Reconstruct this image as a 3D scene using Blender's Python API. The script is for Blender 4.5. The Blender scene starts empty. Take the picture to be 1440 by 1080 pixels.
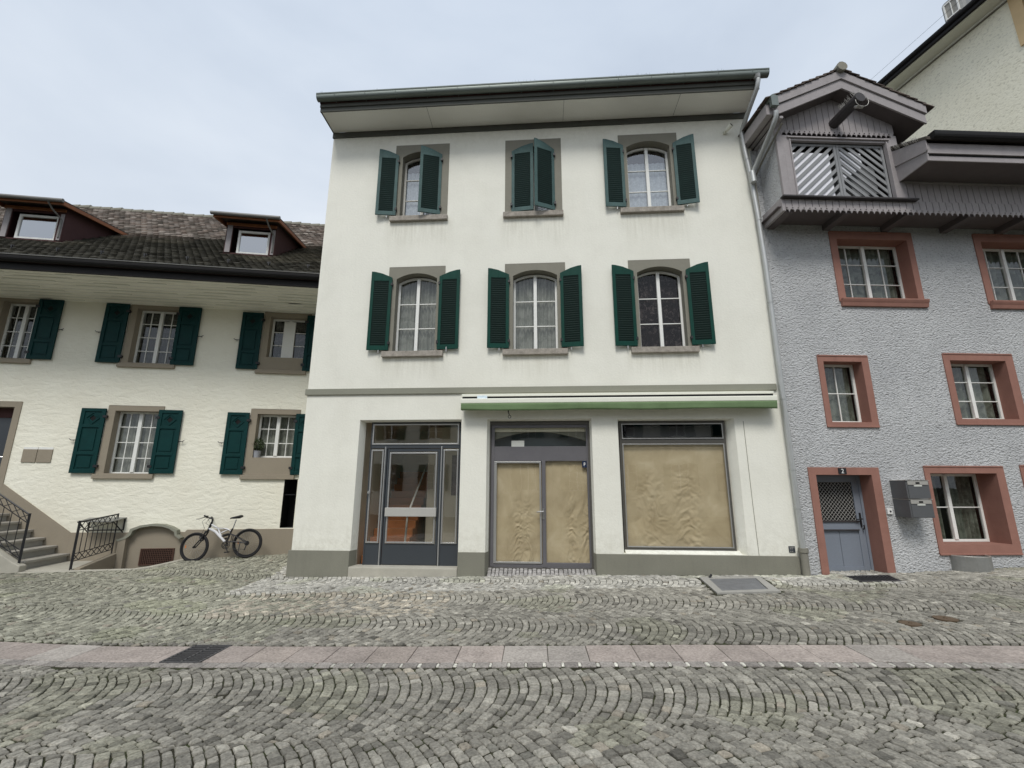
import bpy, bmesh, math, random
import numpy as np
from mathutils import Vector, Matrix, noise
random.seed(7); RNG = np.random.default_rng(7)
R = math.radians
scn = bpy.context.scene
COL = scn.collection

# ------------------------------------------------------------------ materials
def nd(nt, t, **kw):
    n = nt.nodes.new(t)
    for k, v in kw.items():
        if hasattr(n, k) and not k.startswith('i_'): setattr(n, k, v)
    return n
def lk(nt, a, b): nt.links.new(a, b)
def math_n(nt, op, a, b=None, clamp=False):
    n = nt.nodes.new('ShaderNodeMath'); n.operation = op; n.use_clamp = clamp
    for i, v in enumerate((a, b)):
        if v is None: continue
        if isinstance(v, (int, float)): n.inputs[i].default_value = v
        else: nt.links.new(v, n.inputs[i])
    return n.outputs[0]
def noise_n(nt, vec, scale, detail=4, rough=.55, dist=0.0):
    n = nt.nodes.new('ShaderNodeTexNoise'); n.inputs['Scale'].default_value = scale
    n.inputs['Detail'].default_value = detail; n.inputs['Roughness'].default_value = rough
    n.inputs['Distortion'].default_value = dist
    nt.links.new(vec, n.inputs['Vector']); return n.outputs['Fac']
def ramp_n(nt, fac, stops):
    n = nt.nodes.new('ShaderNodeValToRGB'); cr = n.color_ramp
    while len(cr.elements) > 1: cr.elements.remove(cr.elements[-1])
    cr.elements[0].position = stops[0][0]; cr.elements[0].color = (*stops[0][1], 1)
    for p, c in stops[1:]:
        e = cr.elements.new(p); e.color = (*c, 1)
    nt.links.new(fac, n.inputs[0]); return n.outputs[0]
def mix_n(nt, fac, a, b, mode='MIX'):
    n = nt.nodes.new('ShaderNodeMix'); n.data_type = 'RGBA'; n.blend_type = mode
    for i, v in ((0, fac), (6, a), (7, b)):
        if isinstance(v, (int, float)): n.inputs[i].default_value = v
        elif isinstance(v, tuple): n.inputs[i].default_value = (*v[:3], 1)
        else: nt.links.new(v, n.inputs[i])
    return n.outputs[2]
def new_mat(name):
    m = bpy.data.materials.new(name); m.use_nodes = True
    nt = m.node_tree; b = nt.nodes['Principled BSDF']
    tc = nt.nodes.new('ShaderNodeTexCoord')
    return m, nt, b, tc.outputs['Object']
def pm(name, col, rough=.8, var=.12, vs=2.5, bump=None, metal=0, fine=.06, fs=40, spec=.5, tint=None, attr=False, streak=0):
    """col varied by a large and a fine noise; bump=(scale, strength, distance, detail)"""
    m, nt, b, V = new_mat(name)
    f1 = noise_n(nt, V, vs, 5, .6); f2 = noise_n(nt, V, fs, 3, .6)
    k = math_n(nt, 'ADD', math_n(nt, 'MULTIPLY', math_n(nt, 'SUBTRACT', f1, .5), var*3),
               math_n(nt, 'MULTIPLY', math_n(nt, 'SUBTRACT', f2, .5), fine*3))
    k = math_n(nt, 'ADD', k, 1.0)
    if streak:
        mp = nt.nodes.new('ShaderNodeMapping'); mp.inputs['Scale'].default_value = (6, 6, .5); lk(nt, V, mp.inputs[0])
        f3 = noise_n(nt, mp.outputs[0], 1.6, 5, .65)
        k = math_n(nt, 'SUBTRACT', k, math_n(nt, 'MULTIPLY', math_n(nt, 'SUBTRACT', f3, .52, True), streak))
    base = nt.nodes.new('ShaderNodeRGB'); base.outputs[0].default_value = (*col, 1)
    c = base.outputs[0]
    if attr:
        a = nt.nodes.new('ShaderNodeAttribute'); a.attribute_name = 'col'; c = a.outputs['Color']
    if tint: c = mix_n(nt, ramp_n(nt, noise_n(nt, V, vs*1.7, 5, .6), [(.45, (0, 0, 0)), (.7, (1, 1, 1))]), c, tint)
    vm = nt.nodes.new('ShaderNodeVectorMath'); vm.operation = 'SCALE'
    lk(nt, c, vm.inputs[0]); lk(nt, k, vm.inputs['Scale'])
    lk(nt, vm.outputs[0], b.inputs['Base Color'])
    b.inputs['Roughness'].default_value = rough; b.inputs['Metallic'].default_value = metal
    b.inputs['Specular IOR Level'].default_value = spec
    if bump:
        bn = nt.nodes.new('ShaderNodeBump'); bn.inputs['Strength'].default_value = bump[1]; bn.inputs['Distance'].default_value = bump[2]
        h = noise_n(nt, V, bump[0], bump[3] if len(bump) > 3 else 4, .6, .4)
        lk(nt, h, bn.inputs['Height']); lk(nt, bn.outputs[0], b.inputs['Normal'])
    return m

M = {}
M['cream'] = pm('white_plaster', (.81, .80, .715), .9, .045, 1.1, (22, .35, .012, 6), fine=.03, fs=22, spec=.2, streak=.12)
def dirt_and_tone(m):
    nt = m.node_tree; b = nt.nodes['Principled BSDF']; src = b.inputs['Base Color'].links[0].from_socket
    tc = nt.nodes.new('ShaderNodeTexCoord'); V = tc.outputs['Object']; sp = nt.nodes.new('ShaderNodeSeparateXYZ'); lk(nt, V, sp.inputs[0])
    w, k = (1, 1, 1), (0, 0, 0); e = lambda v: v/12
    um = ramp_n(nt, math_n(nt, 'DIVIDE', sp.outputs['X'], 12.0), [(e(1.45), k), (e(1.7), w), (e(3.0), w), (e(3.25), k), (e(4.25), k), (e(4.5), w), (e(5.8), w), (e(6.05), k), (e(7.1), k), (e(7.35), w), (e(8.65), w), (e(8.9), k)])
    zm = ramp_n(nt, math_n(nt, 'DIVIDE', sp.outputs['Z'], 12.0), [(e(3.9), k), (e(4.48), w), (e(4.55), k), (e(7.1), k), (e(7.9), w), (e(7.98), k)])
    zb = ramp_n(nt, math_n(nt, 'DIVIDE', sp.outputs['Z'], 12.0), [(e(.33), w), (e(.9), (.25,)*3), (e(1.5), k), (e(9.6), k), (e(10.4), (.5,)*3)])  # mottled tone, stronger at the wall foot and towards the wall top
    mp = nt.nodes.new('ShaderNodeMapping'); mp.inputs['Scale'].default_value = (9, 9, .7); lk(nt, V, mp.inputs[0])
    st = ramp_n(nt, noise_n(nt, mp.outputs[0], 1.5, 5, .65), [(.40, k), (.68, w)]); sp2 = ramp_n(nt, noise_n(nt, V, 7, 6, .7), [(.42, k), (.66, w)]); blot = ramp_n(nt, noise_n(nt, V, .7, 5, .65), [(.48, k), (.62, w)])
    f = math_n(nt, 'MULTIPLY', math_n(nt, 'MULTIPLY', um, zm), math_n(nt, 'ADD', math_n(nt, 'MULTIPLY', st, .42), .08))
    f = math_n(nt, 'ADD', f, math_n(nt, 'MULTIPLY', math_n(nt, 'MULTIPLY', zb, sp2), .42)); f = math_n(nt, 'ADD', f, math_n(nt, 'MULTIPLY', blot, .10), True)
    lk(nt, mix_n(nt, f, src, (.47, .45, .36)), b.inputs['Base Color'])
dirt_and_tone(M['cream'])
def trowel():
    m, nt, b, V = new_mat('trowelled_plaster')
    f1 = noise_n(nt, V, .9, 5, .6)
    c = ramp_n(nt, f1, [(.3, (.81, .78, .655)), (.7, (.87, .85, .73))])
    lk(nt, c, b.inputs['Base Color']); b.inputs['Roughness'].default_value = .92; b.inputs['Specular IOR Level'].default_value = .2
    mp = nt.nodes.new('ShaderNodeMapping'); mp.inputs['Scale'].default_value = (1, 1, 1.9); lk(nt, V, mp.inputs[0])
    h1 = noise_n(nt, mp.outputs[0], 5.0, 4, .55, .5)
    h1 = ramp_n(nt, h1, [(.25, (0, 0, 0)), (.5, (.55, .55, .55)), (.75, (1, 1, 1))])
    h2 = noise_n(nt, V, 26, 4, .6)
    bn = nt.nodes.new('ShaderNodeBump'); bn.inputs['Strength'].default_value = .38; bn.inputs['Distance'].default_value = .03
    bn2 = nt.nodes.new('ShaderNodeBump'); bn2.inputs['Strength'].default_value = .35; bn2.inputs['Distance'].default_value = .012
    lk(nt, h1, bn.inputs['Height']); lk(nt, h2, bn2.inputs['Height']); lk(nt, bn.outputs[0], bn2.inputs['Normal'])
    lk(nt, bn2.outputs[0], b.inputs['Normal']); return m
M['trowel'] = trowel()
def roughcast(name, c0, c1, scale=19, strength=.9, dist=.03):
    m, nt, b, V = new_mat(name)
    mp = nt.nodes.new('ShaderNodeMapping'); mp.inputs['Scale'].default_value = (.8, .8, 1.25); lk(nt, V, mp.inputs[0])
    h = noise_n(nt, mp.outputs[0], scale, 4, .6, .5)
    v = nt.nodes.new('ShaderNodeTexVoronoi'); v.inputs['Scale'].default_value = scale*1.5; v.feature = 'SMOOTH_F1'
    lk(nt, mp.outputs[0], v.inputs['Vector'])
    hh = math_n(nt, 'ADD', h, math_n(nt, 'MULTIPLY', v.outputs['Distance'], -.45))
    big = noise_n(nt, V, .8, 4, .6)
    c = ramp_n(nt, big, [(.3, c0), (.7, c1)])
    c = mix_n(nt, ramp_n(nt, hh, [(.08, (1, 1, 1)), (.28, (0, 0, 0))]), c, tuple(x*.78 for x in c0))
    lk(nt, c, b.inputs['Base Color']); b.inputs['Roughness'].default_value = .95; b.inputs['Specular IOR Level'].default_value = .15
    bn = nt.nodes.new('ShaderNodeBump'); bn.inputs['Strength'].default_value = strength; bn.inputs['Distance'].default_value = dist
    lk(nt, hh, bn.inputs['Height']); lk(nt, bn.outputs[0], b.inputs['Normal']); return m
M['roughcast'] = roughcast('grey_roughcast', (.50, .505, .51), (.62, .625, .625), 23, 1, .055)
M['roughcast2'] = roughcast('cream_roughcast', (.80, .765, .61), (.86, .83, .68), 14, .5, .018)
M['plinth'] = pm('plinth_paint', (.215, .21, .17), .85, .10, 1.5, (30, .25, .01), spec=.25, streak=.35)
M['stone'] = pm('grey_window_stone', (.235, .225, .185), .85, .08, 3, (45, .25, .006), spec=.25)
M['stoneL'] = pm('brown_grey_stone_paint', (.30, .26, .20), .85, .05, 2, (40, .2, .006), spec=.25)
M['sill'] = pm('weathered_sill_stone', (.33, .30, .26), .9, .35, 9, (60, .5, .008), fine=.25, fs=30, spec=.2)
M['band'] = pm('string_course_paint', (.26, .26, .21), .85, .06, 2, (30, .2, .006), spec=.2)
M['redstone'] = pm('red_stone_paint', (.30, .152, .118), .8, .14, 3, (30, .3, .008), spec=.25, streak=.4)
M['green'] = pm('green_shutter_paint', (.002, .045, .032), .55, .22, 4, (60, .1, .002), fine=.14, spec=.18)
M['green_in'] = pm('green_louvre_shade', (.003, .022, .017), .7, .15, 4, fine=.1)  # darker copy of the shutter green; louvre shade put into the colour
M['teal'] = pm('faded_teal_paint', (.062, .112, .108), .65, .22, 5, (60, .15, .002), fine=.2, spec=.25)
M['teal_in'] = pm('teal_louvre_shade', (.004, .024, .02), .8, .2, 5, fine=.12)  # shutter teal darkened so the slats carry the recess shade
M['tealL'] = pm('teal_panel_paint', (.002, .034, .033), .55, .18, 4, (60, .1, .002), fine=.1, spec=.18)
M['white'] = pm('white_window_paint', (.80, .80, .76), .45, .03, 4, spec=.4)
M['offwhite'] = pm('aged_white_paint', (.62, .60, .54), .55, .06, 6, spec=.4)
M['iron'] = pm('black_iron', (.012, .012, .014), .5, .2, 10, (80, .2, .002))
M['darkgrey'] = pm('dark_grey_trim', (.075, .078, .066), .7, .1, 3)
M['zinc'] = pm('green_grey_zinc', (.16, .185, .17), .45, .12, 3, (8, .1, .01), metal=.35)
M['soffit'] = pm('soffit_board_paint', (.86, .85, .80), .8, .03, 1)
M['pipe'] = pm('grey_zinc_pipe', (.46, .47, .46), .42, .1, 4, (10, .08, .01), metal=.45)
M['castiron'] = pm('olive_pipe_paint', (.21, .20, .165), .7, .1, 8, (50, .3, .004))
M['slate'] = pm('slate_grey_panel', (.045, .052, .060), .4, .05, 3)
M['slateL'] = pm('blue_slate_wall', (.13, .15, .165), .6, .05, 3)
M['alu'] = pm('brushed_aluminium', (.50, .50, .49), .35, .06, 6, metal=.7)
M['bronze'] = pm('dark_bronze_frame', (.10, .095, .085), .45, .08, 4, metal=.3)
M['bronze2'] = pm('grey_metal_frame', (.15, .145, .155), .45, .08, 4, metal=.3)
M['bar'] = pm('door_bar_grey', (.42, .41, .38), .6, .03, 3)
M['wood'] = pm('brown_stair_wood', (.5, .19, .06), .5, .2, 5)
M['hall'] = pm('hall_plaster', (.72, .66, .52), .9, .05, 2)
M['floor'] = pm('hall_floor', (.2, .19, .17), .5, .05, 2)
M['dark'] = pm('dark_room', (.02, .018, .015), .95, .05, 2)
M['black'] = pm('black_opening', (.004, .004, .004), .9, .05, 2)
M['awn_cream'] = pm('cream_awning_metal', (.78, .78, .68), .5, .04, 5)
M['awn_green'] = pm('green_awning_cloth', (.155, .225, .115), .9, .12, 5, (70, .3, .003), spec=.1)
M['timber'] = pm('mauve_grey_timber', (.34, .315, .315), .8, .12, 4, (35, .3, .004), fine=.10, spec=.2, streak=.35)
M['sheet'] = pm('white_backing_mat', (.8, .8, .84), .8, .03, 4)
M['timber_shade'] = pm('shaded_mauve_timber', (.125, .108, .108), .85, .1, 4, (35, .3, .004), spec=.2)  # darker copy of the timber, shade of the undersides in its colour
M['timber_panel'] = pm('grey_slat_paint', (.27, .275, .28), .7, .07, 4, (35, .2, .004), spec=.25)
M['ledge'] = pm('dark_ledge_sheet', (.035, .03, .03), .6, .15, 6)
M['doorgrey'] = pm('blue_grey_door_paint', (.20, .225, .265), .5, .05, 3, spec=.4)
M['box'] = pm('grey_letterbox_metal', (.105, .108, .112), .45, .05, 5, metal=.2)
M['silver'] = pm('silver_strip', (.46, .44, .40), .4, .05, 8, metal=.5)
M['redwood'] = pm('oxblood_board', (.075, .037, .035), .8, .12, 3, (30, .3, .004), spec=.2)
M['beamwood'] = pm('orange_brown_beam', (.30, .115, .05), .75, .25, 7, (30, .3, .004))
M['plank'] = pm('cream_soffit_planks', (.90, .88, .77), .75, .08, 2)
M['tile'] = pm('roof_tile_clay', (.1, .09, .07), .92, .3, 1.5, (50, .5, .006), fine=.25, fs=30, attr=True, spec=.15)
M['gutterdark'] = pm('dark_copper_gutter', (.012, .011, .011), .6, .2, 3, spec=.25)
M['edge'] = pm('gutter_lip', (.17, .165, .15), .5, .2, 5)
M['step'] = pm('worn_step_stone', (.36, .34, .30), .9, .15, 3, (30, .4, .008), spec=.2)
M['kerb'] = pm('pale_kerb_stone', (.42, .40, .34), .9, .15, 3, (30, .4, .008), spec=.2)
M['grate'] = pm('rusty_grate', (.09, .045, .03), .85, .3, 20)
M['strip'] = pm('pink_granite_slab', (.42, .32, .285), .9, .30, 4, (40, .7, .01), fine=.45, fs=38, attr=True, spec=.25)
M['stone_set'] = pm('granite_setts', (.2, .2, .18), .88, .32, 14, (34, .9, .016), fine=.5, fs=48, attr=True, spec=.2)
M['joint'] = pm('mossy_joint_sand', (.038, .035, .025), .95, .5, 5, (60, .6, .01), fine=.3, tint=(.045, .055, .022), spec=.1)
M['concrete'] = pm('pale_concrete', (.36, .35, .32), .9, .12, 3, (60, .4, .005), fine=.12, spec=.2)
M['drainiron'] = pm('drain_iron', (.085, .083, .085), .6, .25, 9, (60, .3, .003), metal=.3)
M['hatchiron'] = pm('chequer_plate', (.20, .205, .215), .6, .25, 6, (70, .8, .006), metal=.3)
M['rust'] = pm('rusty_cap', (.11, .075, .045), .9, .25, 20, (60, .4, .004))
M['galv'] = pm('galvanised_sheet', (.26, .26, .245), .5, .2, 6, metal=.4)
M['tyre'] = pm('tyre_rubber', (.012, .012, .013), .85, .1, 20)
M['chrome'] = pm('polished_metal', (.5, .5, .5), .3, .05, 20, metal=.9)
M['bikewhite'] = pm('white_bike_frame', (.72, .72, .74), .3, .05, 20)
M['bikeblack'] = pm('black_bike_parts', (.012, .012, .014), .45, .1, 20)
M['reflector'] = pm('orange_reflector', (.7, .2, .03), .4, .05, 20)
M['pot'] = pm('zinc_plant_pot', (.33, .34, .37), .5, .1, 10)
M['leaf'] = pm('dark_leaves', (.04, .062, .018), .6, .3, 30)
M['numwhite'] = pm('enamel_white', (.8, .8, .78), .5, .02, 10)
M['numblack'] = pm('enamel_black', (.008, .008, .01), .35, .02, 10)
M['navy'] = pm('navy_sticker', (.008, .02, .06), .4, .02, 10)
M['card'] = pm('white_card', (.62, .63, .58), .7, .03, 10)
M['sticker'] = pm('pale_blue_tape', (.62, .72, .78), .5, .2, 30)
M['opp'] = pm('opposite_plaster', (.62, .60, .50), .9, .05, 1, (20, .2, .01))
M['ochre'] = pm('ochre_stone', (.60, .44, .24), .85, .06, 3)
def kraft():
    m, nt, b, V = new_mat('kraft_paper')
    f = noise_n(nt, V, 1.6, 5, .55, 1.0)
    c = ramp_n(nt, f, [(.3, (.42, .325, .205)), (.55, (.51, .405, .265)), (.75, (.60, .495, .345))])
    lk(nt, c, b.inputs['Base Color']); b.inputs['Roughness'].default_value = .6; b.inputs['Specular IOR Level'].default_value = .3
    h = noise_n(nt, V, 5, 3, .5, .6)
    bn = nt.nodes.new('ShaderNodeBump'); bn.inputs['Strength'].default_value = .15; bn.inputs['Distance'].default_value = .02
    lk(nt, h, bn.inputs['Height']); lk(nt, bn.outputs[0], b.inputs['Normal']); return m
M['kraft'] = kraft()
def cloth(name, c0, c1, scale, thr=.5):
    m, nt, b, V = new_mat(name)
    f = noise_n(nt, V, scale, 5, .7, .6)
    c = ramp_n(nt, f, [(thr-.08, c0), (thr+.08, c1)])
    lk(nt, c, b.inputs['Base Color']); b.inputs['Roughness'].default_value = .9; b.inputs['Specular IOR Level'].default_value = .1
    return m
M['curtain'] = cloth('grey_net_curtain', (.26, .255, .23), (.38, .37, .34), 3)
M['floral'] = cloth('floral_curtain', (.014, .008, .008), (.15, .115, .115), 12, .60)
M['lace'] = cloth('lace_with_sky_glare', (.46, .48, .55), (.62, .64, .72), 22)  # lace in bluish white, brightness of mirrored sky put into its colour
M['curtdark'] = cloth('dark_valance', (.035, .025, .028), (.11, .075, .08), 12, .55)
M['curtR'] = cloth('greenish_curtain', (.13, .14, .115), (.26, .27, .235), 4)
M['curtL'] = cloth('dim_curtain', (.035, .035, .03), (.13, .13, .12), 5, .56)
def glass(name, refl=1.0, tint=(.80, .83, .80)):
    m = bpy.data.materials.new(name); m.use_nodes = True; nt = m.node_tree
    nt.nodes.remove(nt.nodes['Principled BSDF']); out = nt.nodes['Material Output']
    t = nt.nodes.new('ShaderNodeBsdfTransparent'); t.inputs[0].default_value = (*tint, 1)
    g = nt.nodes.new('ShaderNodeBsdfGlossy'); g.inputs['Roughness'].default_value = .0; g.inputs[0].default_value = (.95, .97, 1, 1)
    ge = nt.nodes.new('ShaderNodeNewGeometry'); dt = nt.nodes.new('ShaderNodeVectorMath'); dt.operation = 'DOT_PRODUCT'
    lk(nt, ge.outputs['Incoming'], dt.inputs[0]); lk(nt, ge.outputs['Normal'], dt.inputs[1])
    cs_ = math_n(nt, 'SUBTRACT', 1.0, math_n(nt, 'ABSOLUTE', dt.outputs['Value']), True)
    sch = math_n(nt, 'ADD', math_n(nt, 'MULTIPLY', math_n(nt, 'POWER', cs_, 5.0), .9), .045)
    tc = nt.nodes.new('ShaderNodeTexCoord')
    bn = nt.nodes.new('ShaderNodeBump'); bn.inputs['Strength'].default_value = .08; bn.inputs['Distance'].default_value = .01
    lk(nt, noise_n(nt, tc.outputs['Object'], 2.2, 2, .5), bn.inputs['Height']); lk(nt, bn.outputs[0], g.inputs['Normal'])
    f = math_n(nt, 'MULTIPLY', sch, 1.35*refl, True)
    mx = nt.nodes.new('ShaderNodeMixShader'); lk(nt, f, mx.inputs[0]); lk(nt, t.outputs[0], mx.inputs[1]); lk(nt, g.outputs[0], mx.inputs[2])
    lk(nt, mx.outputs[0], out.inputs[0]); return m
M['glass'] = glass('window_glass')
M['glassR'] = glass('reflective_glass', 3.2)
M['glassL'] = glass('dim_glass', .5)
M['glassD'] = glass('door_glass', 3.2, (.9, .9, .88))
M['glassS'] = glass('shop_glass', 1.0, (.93, .95, .93))
M['glassM'] = glass('mirror_glass', 7.0, (.5, .5, .52))

# ------------------------------------------------------------------ mesh builder (u = along facade, d = out towards the street, z = up)
class MB:
    def __init__(s): s.v = []; s.f = []
    def add(s, vs, fs):
        o = len(s.v); s.v += [(float(a), float(b), float(c)) for a, b, c in vs]; s.f += [tuple(i+o for i in f) for f in fs]; return s
    def box(s, u0, u1, d0, d1, z0, z1):
        return s.add([(u0, -d0, z0), (u1, -d0, z0), (u1, -d1, z0), (u0, -d1, z0), (u0, -d0, z1), (u1, -d0, z1), (u1, -d1, z1), (u0, -d1, z1)],
                     [(0, 1, 2, 3), (7, 6, 5, 4), (0, 4, 5, 1), (2, 6, 7, 3), (1, 5, 6, 2), (0, 3, 7, 4)])
    def prism(s, poly, d0, d1):          # poly in (u,z), extruded along d
        n = len(poly)
        vs = [(u, -d0, z) for u, z in poly]+[(u, -d1, z) for u, z in poly]
        return s.add(vs, [tuple(range(n)), tuple(range(2*n-1, n-1, -1))]+[(i, i+n, (i+1) % n+n, (i+1) % n) for i in range(n)])
    def prism_d(s, poly, u0, u1):        # poly in (d,z), extruded along u
        n = len(poly)
        vs = [(u0, -d, z) for d, z in poly]+[(u1, -d, z) for d, z in poly]
        return s.add(vs, [tuple(range(n)), tuple(range(2*n-1, n-1, -1))]+[(i, i+n, (i+1) % n+n, (i+1) % n) for i in range(n)])
    def slab(s, p, t):                   # four corner points (u,d,z) thickened downwards by t
        vs = [(a, -b, c) for a, b, c in p]+[(a, -b, c-t) for a, b, c in p]
        return s.add(vs, [(0, 1, 2, 3), (7, 6, 5, 4)]+[(i, i+4, (i+1) % 4+4, (i+1) % 4) for i in range(4)])
    def tube(s, pts, r, n=10, cap=True, sq=False):
        P = [Vector((a, -b, c)) for a, b, c in pts]; rs = r if isinstance(r, (list, tuple)) else [r]*len(P)
        vs = []; up = None
        for i, p in enumerate(P):
            t = (P[min(i+1, len(P)-1)]-P[max(i-1, 0)]).normalized()
            if up is None: up = t.orthogonal().normalized()
            up = (up-t*up.dot(t)).normalized(); b = t.cross(up)
            for k in range(n):
                a = 2*math.pi*(k+(.5 if sq else 0))/n; vs.append(tuple(p+(up*math.cos(a)+b*math.sin(a))*rs[i]))
        fs = [(i*n+k, i*n+(k+1) % n, (i+1)*n+(k+1) % n, (i+1)*n+k) for i in range(len(P)-1) for k in range(n)]
        if cap: fs += [tuple(range(n-1, -1, -1)), tuple((len(P)-1)*n+k for k in range(n))]
        return s.add(vs, fs)
    def ring(s, c, R_, r, axis=(0, 1, 0), n=40, m=8, sx=1.0):   # torus; c=(u,d,z)
        A = Vector((axis[0], -axis[1], axis[2])).normalized(); X = A.cross(Vector((0, 0, 1))).normalized(); Y = A.cross(X)
        C = Vector((c[0], -c[1], c[2])); vs = []
        for i in range(n):
            a = 2*math.pi*i/n; e = X*math.cos(a)+Y*math.sin(a)
            for k in range(m):
                b = 2*math.pi*k/m; vs.append(tuple(C+e*(R_+r*math.cos(b))+A*(r*sx*math.sin(b))))
        return s.add(vs, [(i*m+k, i*m+(k+1) % m, ((i+1) % n)*m+(k+1) % m, ((i+1) % n)*m+k) for i in range(n) for k in range(m)])
    def build(s, name, mat, parent=None, label=None, bev=0, smooth=False, fix=True):
        me = bpy.data.meshes.new(name); me.from_pydata(s.v, [], s.f)
        if fix and len(s.f) < 30000:
            bm = bmesh.new(); bm.from_mesh(me); bmesh.ops.recalc_face_normals(bm, faces=bm.faces); bm.to_mesh(me); bm.free()
        if smooth:
            me.polygons.foreach_set('use_smooth', [True]*len(me.polygons))
        me.materials.append(M[mat]); o = bpy.data.objects.new(name, me); COL.objects.link(o)
        if parent: o.parent = parent
        if label: o['label'] = label
        if bev:
            b = o.modifiers.new('bevel', 'BEVEL'); b.width = bev; b.segments = 2; b.limit_method = 'ANGLE'; b.angle_limit = R(40)
        if smooth:
            try:
                me.set_sharp_from_angle(angle=R(45))
            except Exception: pass
        return o
def tag(o, label, cat, group=None, kind=None):
    if kind: o['kind'] = kind
    if label: o['label'] = label
    if cat: o['category'] = cat
    if group: o['group'] = group
    return o
def frame(name, origin, yaw):
    o = bpy.data.objects.new(name, None); COL.objects.link(o); o.empty_display_size = .3
    o.location = origin; o.rotation_euler = (0, 0, R(yaw)); return o
def set_cols(o, cols):     # one colour per face
    me = o.data; a = me.color_attributes.new('col', 'FLOAT_COLOR', 'CORNER')
    n = len(me.loops); lp = np.empty(len(me.polygons), dtype=np.int32); me.polygons.foreach_get('loop_total', lp)
    c = np.repeat(np.asarray(cols, dtype=np.float32), lp, axis=0)
    buf = np.ones((n, 4), dtype=np.float32); buf[:, :3] = c; a.data.foreach_set('color', buf.ravel())

# facade frames
F0 = dict(o=(-4.632, 10.140), yaw=-3.86)
F1 = dict(o=(-5.731, 11.994), yaw=8.25)
F2 = dict(o=(5.724, 9.427), yaw=2.17)
F3 = dict(o=(14.14, 14.03), yaw=-78.2)
def W(F, u, d, z=0):
    a = R(F['yaw']); c, s = math.cos(a), math.sin(a)
    return (F['o'][0]+u*c+d*s, F['o'][1]+u*s-d*c, z)
def toF(F, x, y):
    a = R(F['yaw']); c, s = math.cos(a), math.sin(a); X = x-F['o'][0]; Y = y-F['o'][1]
    return X*c+Y*s, X*s-Y*c

# ------------------------------------------------------------------ ground heights
GX = [-40, -9.5, -8.4, -4.7, -1.2, 1.7, 5.7, 7.6, 10, 14, 40]; GZ = [-.10, -.10, -.11, -.19, -.13, -.06, 0, .03, .13, .22, .3]
def sstep(a, b, x):
    t = np.clip((x-a)/(b-a), 0, 1); return t*t*(3-2*t)
def gh(x, y):
    x = np.asarray(x, float); y = np.asarray(y, float)
    s = np.interp(x, GX, GZ)
    for k in (-.4, .4): s = s+np.interp(x+k, GX, GZ)
    s = s/3
    a = R(F1['yaw']); c, sn = math.cos(a), math.sin(a); X = x-F1['o'][0]; Y = y-F1['o'][1]
    u = X*c+Y*sn; d = X*sn-Y*c
    w = sstep(2.1, .6, d)*sstep(-2.7, -2.0, u)
    return s*(1-w)+(.035*u)*w
def in_well(x, y):
    u, d = toF(F1, x, y); return -3.68 < u < -2.36+.12*(d < .75) and d < (1.15 if u < -2.5 else 1.15)

# ------------------------------------------------------------------ generic facade pieces
def wall(parent, u0, u1, z0, z1, rects, mat, depth, name='wall', top=None, gable=None):
    us = sorted({u0, u1, *[r[0] for r in rects], *[r[1] for r in rects]}); zs = sorted({z0, z1, *[r[2] for r in rects], *[r[3] for r in rects]})
    vs = []; fs = []; idx = {}
    for j, z in enumerate(zs):
        for i, u in enumerate(us): idx[i, j] = len(vs); vs.append((u, 0, z))
    for j in range(len(zs)-1):
        for i in range(len(us)-1):
            cu, cz = (us[i]+us[i+1])/2, (zs[j]+zs[j+1])/2
            if any(r[0] < cu < r[1] and r[2] < cz < r[3] for r in rects): continue
            fs.append((idx[i, j], idx[i+1, j], idx[i+1, j+1], idx[i, j+1]))
    b = MB(); b.add(vs, fs)
    b.add([(u0, 0, z0), (u0, depth, z0), (u0, depth, z1), (u0, 0, z1)], [(3, 2, 1, 0)])
    b.add([(u1, 0, z0), (u1, depth, z0), (u1, depth, z1), (u1, 0, z1)], [(0, 1, 2, 3)])
    b.add([(u0, depth, z0), (u1, depth, z0), (u1, depth, z1), (u0, depth, z1)], [(3, 2, 1, 0)])
    b.add([(u0, 0, z1), (u1, 0, z1), (u1, depth, z1), (u0, depth, z1)], [(0, 1, 2, 3)])
    return b.build(name, mat, parent, fix=False)

def arch_pts(u0, u1, zs, zt, n=10):
    if zt <= zs+.001: return [(u0, zs), (u1, zs)]
    h = zt-zs; w = (u1-u0)/2; r = (w*w+h*h)/(2*h); c = ((u0+u1)/2, zt-r); a = math.asin(min(1, w/r))
    return [(c[0]+r*math.sin(-a+2*a*i/n), c[1]+r*math.cos(-a+2*a*i/n)) for i in range(n+1)]

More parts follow.
